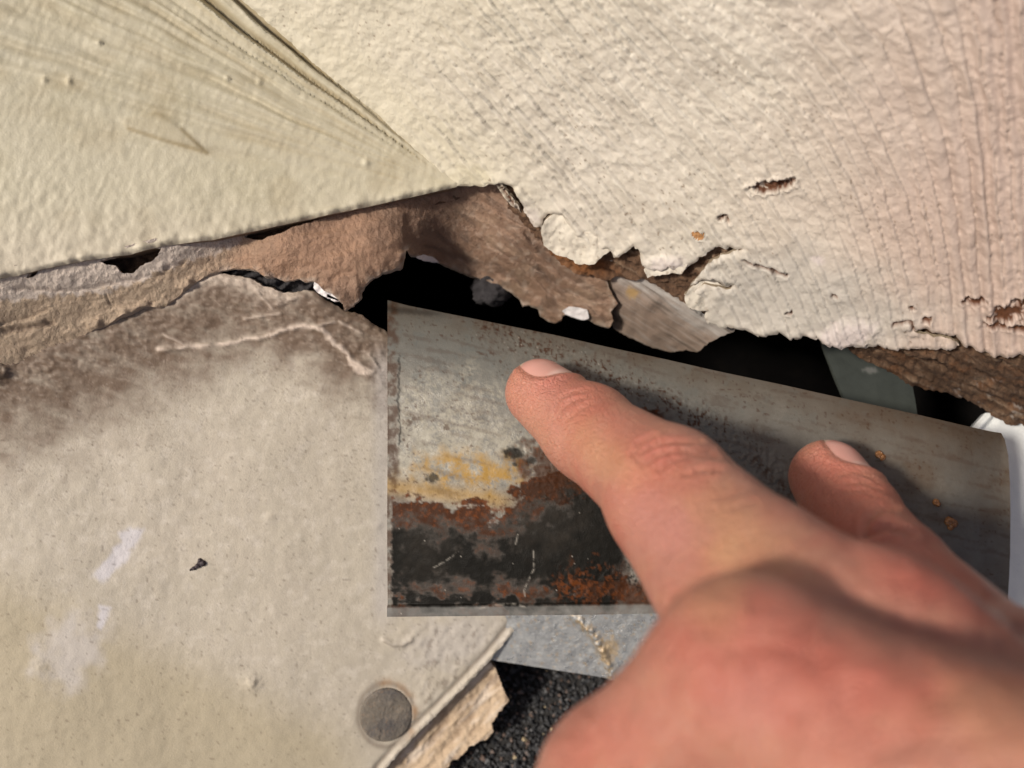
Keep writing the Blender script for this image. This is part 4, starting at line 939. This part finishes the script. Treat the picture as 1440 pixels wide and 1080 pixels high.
def surface_nets(lo, hi, s):
    n = np.ceil((hi - lo) / s).astype(int) + 1
    gx, gy, gz = [lo[i] + np.arange(n[i]) * s for i in range(3)]
    st = 4                                              # coarse pass first, then only near the skin
    ci = [np.minimum(np.round(np.arange(n[i]) / st).astype(int), (n[i] - 1) // st) for i in range(3)]
    cx, cy, cz = [lo[i] + np.arange((n[i] - 1) // st + 1) * st * s for i in range(3)]
    C = np.stack(np.meshgrid(cx, cy, cz, indexing='ij'), -1)
    cd = hand_sdf(C.reshape(-1, 3)).reshape(C.shape[:3])
    val = cd[np.ix_(*ci)].astype(np.float32)
    near = np.argwhere(np.abs(val) < st * s * 1.6 + 1)
    for b0 in range(0, len(near), 200000):
        k = near[b0:b0 + 200000]
        val[k[:, 0], k[:, 1], k[:, 2]] = hand_sdf(lo + k * s)
    ins = val < 0
    acc = np.zeros((n[0] - 1, n[1] - 1, n[2] - 1, 3), np.float32); cnt = np.zeros(acc.shape[:3], np.float32)
    cor = [(0, 0, 0), (1, 0, 0), (0, 1, 0), (1, 1, 0), (0, 0, 1), (1, 0, 1), (0, 1, 1), (1, 1, 1)]
    sl_ = lambda A, c: A[c[0]:n[0] - 1 + c[0], c[1]:n[1] - 1 + c[1], c[2]:n[2] - 1 + c[2]]
    for a in range(8):
        for ax in range(3):
            if cor[a][ax]: continue
            cb = list(cor[a]); cb[ax] = 1
            va = sl_(val, cor[a]); vb = sl_(val, cb)
            m = (va < 0) != (vb < 0)
            t = np.where(m, va / np.where(m, va - vb, 1), 0)
            for k in range(3): acc[..., k] += np.where(m, cor[a][k] + (t if k == ax else 0), 0)
            cnt += m
    act = cnt > 0
    idx = np.full(act.shape, -1, np.int64); idx[act] = np.arange(act.sum())
    ijk = np.argwhere(act)
    V = lo + (ijk + acc[act] / cnt[act][:, None]) * s
    F = []
    for ax in range(3):
        b, c = (ax + 1) % 3, (ax + 2) % 3
        A = np.moveaxis(ins, (ax, b, c), (0, 1, 2)); I = np.moveaxis(idx, (ax, b, c), (0, 1, 2))
        a0 = A[:-1, 1:-1, 1:-1]; a1 = A[1:, 1:-1, 1:-1]
        ch = np.argwhere(a0 != a1); i, j, k = ch[:, 0], ch[:, 1] + 1, ch[:, 2] + 1
        q = np.stack([I[i, j - 1, k - 1], I[i, j, k - 1], I[i, j, k], I[i, j - 1, k]], 1)
        flip = ~A[i, j, k]
        q[flip] = q[flip][:, ::-1]
        F.append(q)
    F = np.concatenate(F)
    F = F[(F >= 0).all(1)]
    return V, F

def grad(p, e=0.15):
    g = np.stack([hand_sdf(p + d) - hand_sdf(p - d) for d in (np.array([e, 0, 0]), np.array([0, e, 0]), np.array([0, 0, e]))], 1)
    return g / (np.linalg.norm(g, axis=1)[:, None] + 1e-9)

def refine(V, F):
    """one level of quad subdivision"""
    n = len(V)
    e = np.concatenate([F[:, [k, (k + 1) % 4]] for k in range(4)])
    es = np.sort(e, 1); key = es[:, 0] * n + es[:, 1]
    uq, inv = np.unique(key, return_inverse=True)
    em = (V[uq // n] + V[uq % n]) / 2
    fm = V[F].mean(1)
    m = len(F); ei = inv.reshape(4, m) + n; fi = np.arange(m) + n + len(uq)
    Q = [np.stack([F[:, k], ei[k], fi, ei[(k + 3) % 4]], 1) for k in range(4)]
    return np.concatenate([V, em, fm]), np.concatenate(Q)

HV, HF = surface_nets(np.array([-12.0, -128.0, -190.0]), np.array([158.0, 10.0, -16.0]), 1.35)
# drop the cut face far below the frame later; refine and pull onto the exact surface
HV, HF = refine(HV, HF)
HN = grad(HV); HV = HV - HN * hand_sdf(HV)[:, None]
HN = grad(HV)
HU = 720 + FPX * HV[:, 0] / -HV[:, 2]; HW = 540 - FPX * HV[:, 1] / -HV[:, 2]
view = -HV / np.linalg.norm(HV, axis=1)[:, None]
facing = sstep(0.02, 0.35, (HN * view).sum(1))

# fingernails: frame of each fingertip (axis towards the tip, dorsal direction, side)
def frame(tip, dip, dorsal):
    a = tip - dip; a = a / np.linalg.norm(a)
    n = np.array(dorsal, float); n = n - a * (n @ a); n /= np.linalg.norm(n)
    return a, n, np.cross(a, n)
NAILS = [(I_TIP, I_DIP, (0.50, 1.0, 0.42), 7.6, 13.0, 1.0), (M_TIP, M_DIP, (0.75, 0.9, 0.26), 7.6, 12.5, 0.95)]
def nail_coords(p, nd):
    tip, dip, dor, r, ln, wa = nd
    a, n, s = frame(tip, dip, dor)
    q = p - tip
    x = q @ a; ang = np.arctan2(q @ s, q @ n)
    return x, ang
disp = np.zeros(len(HV)); brown = np.zeros(len(HV))
groove = 0
for nd in NAILS:
    x, ang = nail_coords(HV, nd)
    near = (np.linalg.norm(HV - nd[0], axis=1) < 16)
    lx = (x - 0.6) / (nd[4] / 2); la = ang / nd[5]
    r = (np.abs(lx) ** 2.6 + np.abs(la) ** 2.6) ** (1 / 2.6)
    disp += near * (-0.55 * (1 - sstep(0.86, 1.0, r)) + 0.42 * np.exp(-((r - 1.16) / 0.12) ** 2) * (lx < 0.55))
    brown += near * 0.45 * np.exp(-((r - 1.02) / 0.05) ** 2) * (lx < 0.6)

def crease(pts, w, depth, wob=1.0):
    global disp, brown
    uu = HU + wob * noise(HU / 9, HW / 9, 330); vv = HW + wob * noise(HU / 9, HW / 9, 331)
    d = pdist(uu, vv, pts)
    k = np.exp(-(d / w) ** 2) * facing * (HV[:, 2] < -60)
    disp += -depth * k + 0.35 * depth * np.exp(-((d - 2.2 * w) / w) ** 2) * facing
    brown += 0.4 * k
# last joint of the index finger
for c in ([(786, 586), (783, 571), (790, 558), (804, 552), (826, 549)], [(791, 575), (801, 566), (816, 561), (830, 556)], [(800, 588), (812, 578), (832, 566)]): crease(c, 2.6, 0.32)
# middle joint
for c in ([(897, 648), (906, 632), (926, 623), (950, 622), (985, 622)], [(902, 655), (921, 640), (950, 634), (1000, 634)], [(926, 660), (946, 646), (975, 640), (1008, 642)], [(890, 640), (900, 622), (920, 612)], [(960, 668), (985, 660), (1015, 660)]): crease(c, 3.4, 0.5)
for c in ([(1010, 700), (1045, 690), (1080, 690)], [(1030, 716), (1060, 705)]): crease(c, 4, 0.15)
# middle finger
for c in ([(1180, 668), (1198, 664), (1218, 668), (1236, 680)], [(1190, 680), (1215, 678), (1240, 690)], [(1186, 692), (1215, 690), (1246, 704)]): crease(c, 2.2, 0.22)
for c in ([(1216, 752), (1222, 730), (1238, 716), (1258, 714)], [(1224, 752), (1250, 742), (1285, 752)]): crease(c, 5, 0.75, 2)
# loose skin and tendons over the back of the hand
t = (HU * .8 + HW * .6); s_ = (HW * .8 - HU * .6)
disp += 0.45 * fbm(HU / 90, HW / 90, 3, 340) * facing * sstep(600, 850, HW)
for c_, w_, a_ in (([(1010, 870), (1050, 850), (1100, 858)], 7, -.18), ([(990, 895), (1040, 878), (1110, 885)], 7, -.15), ([(1000, 925), (1060, 908), (1120, 915)], 8, -.12), ([(1220, 800), (1262, 812), (1310, 840)], 9, -.12)):
    disp += a_ * np.exp(-(pdist(HU + 6 * noise(HU / 30, HW / 30, 345), HW + 6 * noise(HU / 30, HW / 30, 346), c_) / w_) ** 2) * facing
disp += 0.12 * fbm(HU / 120, HW / 120, 2, 340) * facing + 0.10 * fbm(t / 26, s_ / 60, 3, 341) * sstep(780, 900, HW)
disp += 0.035 * fbm(HU / 9, HW / 9, 2, 342) * facing
HV = HV + HN * disp[:, None]
def gb(cx, cy, rx, ry, rot=0, seed=350):
    return blob(HU, HW, cx, cy, rx, ry, rot, .3, 40, seed, .75) * facing
red = .45 * gb(1000, 860, 75, 45, -.6, 351) + .4 * gb(1120, 880, 90, 50, .5, 352) + .8 * gb(1290, 800, 110, 40, .5, 353) + .55 * gb(930, 655, 75, 40, .5, 354) + .5 * gb(1180, 690, 70, 50, .8, 355) + .4 * gb(800, 540, 60, 26, .5, 356) + .55 * gb(1100, 960, 160, 60, .2, 357) + .4 * gb(1330, 960, 120, 60, .4, 358) + .35 * gb(850, 1040, 70, 50, -.4, 359)
yel = .55 * gb(1040, 745, 85, 42, .6, 361) + .5 * gb(850, 640, 60, 26, .7, 362) + .45 * gb(1010, 830, 40, 60, .3, 363) + .4 * gb(1400, 1000, 90, 60, .3, 364) + .4 * gb(745, 585, 22, 50, -.4, 365)
pnk = .8 * gb(930, 745, 48, 60, -.6, 366) + .45 * gb(760, 560, 45, 50, .4, 367) + .4 * gb(1060, 985, 60, 40, 0, 368)
hand = build_mesh('person', HV, HF, M['skin'], None, {'red': np.clip(red, 0, .9), 'yellow': np.clip(yel, 0, .9), 'pink': np.clip(pnk, 0, .9), 'brown': np.clip(brown, 0, .5)})
tag(hand, 'bare right hand reaching in from the lower right, two fingers pressing the plate', 'person')

for nd in NAILS:
    tip, dip, dor, r0, ln, wa = nd
    a, n, s = frame(tip, dip, dor)
    G = 30
    g1 = np.linspace(-1, 1, G)
    X, A = np.meshgrid(g1, g1, indexing='ij')
    # square to rounded-square outline
    k = (np.abs(X) ** 2.6 + np.abs(A) ** 2.6) ** (1 / 2.6) / np.maximum(np.maximum(np.abs(X), np.abs(A)), 1e-6)
    X2 = X / k; A2 = A / k
    x = 0.6 + X2 * ln / 2; ang = A2 * wa
    base = tip + a * x.ravel()[:, None]
    dirs = n * np.cos(ang).ravel()[:, None] + s * np.sin(ang).ravel()[:, None]
    p = base + dirs * r0
    for _ in range(6):
        dd = hand_sdf(p); gg = (hand_sdf(p + dirs * .1) - hand_sdf(p - dirs * .1)) / .2
        p = p - dirs * np.clip(dd / np.maximum(gg, .3), -2, 2)[:, None]
    lift = -0.18 + 0.18 * (1 - A2.ravel() ** 2) + 0.35 * np.maximum(X2.ravel() - .6, 0)
    top = p + dirs * lift[:, None]; bot = top - dirs * 0.45
    I = np.arange(G * G).reshape(G, G)
    q = np.stack([I[:-1, :-1], I[1:, :-1], I[1:, 1:], I[:-1, 1:]], -1).reshape(-1, 4)
    e1 = top[q[0, 1]] - top[q[0, 0]]; e2 = top[q[0, 3]] - top[q[0, 0]]
    if np.cross(e1, e2) @ n < 0: q = q[:, ::-1]
    rim = np.concatenate([I[0, :-1], I[:-1, -1], I[-1, :0:-1], I[:0:-1, 0]])
    side = np.stack([rim, np.roll(rim, -1), np.roll(rim, -1) + G * G, rim + G * G], 1)
    xx = np.concatenate([X2.ravel(), X2.ravel()]); aa = np.concatenate([A2.ravel(), A2.ravel()])
    rr = (np.abs(xx) ** 2.6 + np.abs(aa) ** 2.6) ** (1 / 2.6)
    ob = build_mesh('fingernail', np.concatenate([top, bot]), np.concatenate([q, q[:, ::-1] + G * G, side]), M['fingernail'], hand,
        {'free': sstep(.60, .78, xx + .25 * aa ** 2), 'moon': .6 * sstep(.5, .75, -xx - .35 * aa ** 2), 'cut': .85 * sstep(.90, 1.0, rr) * (xx < .7)})
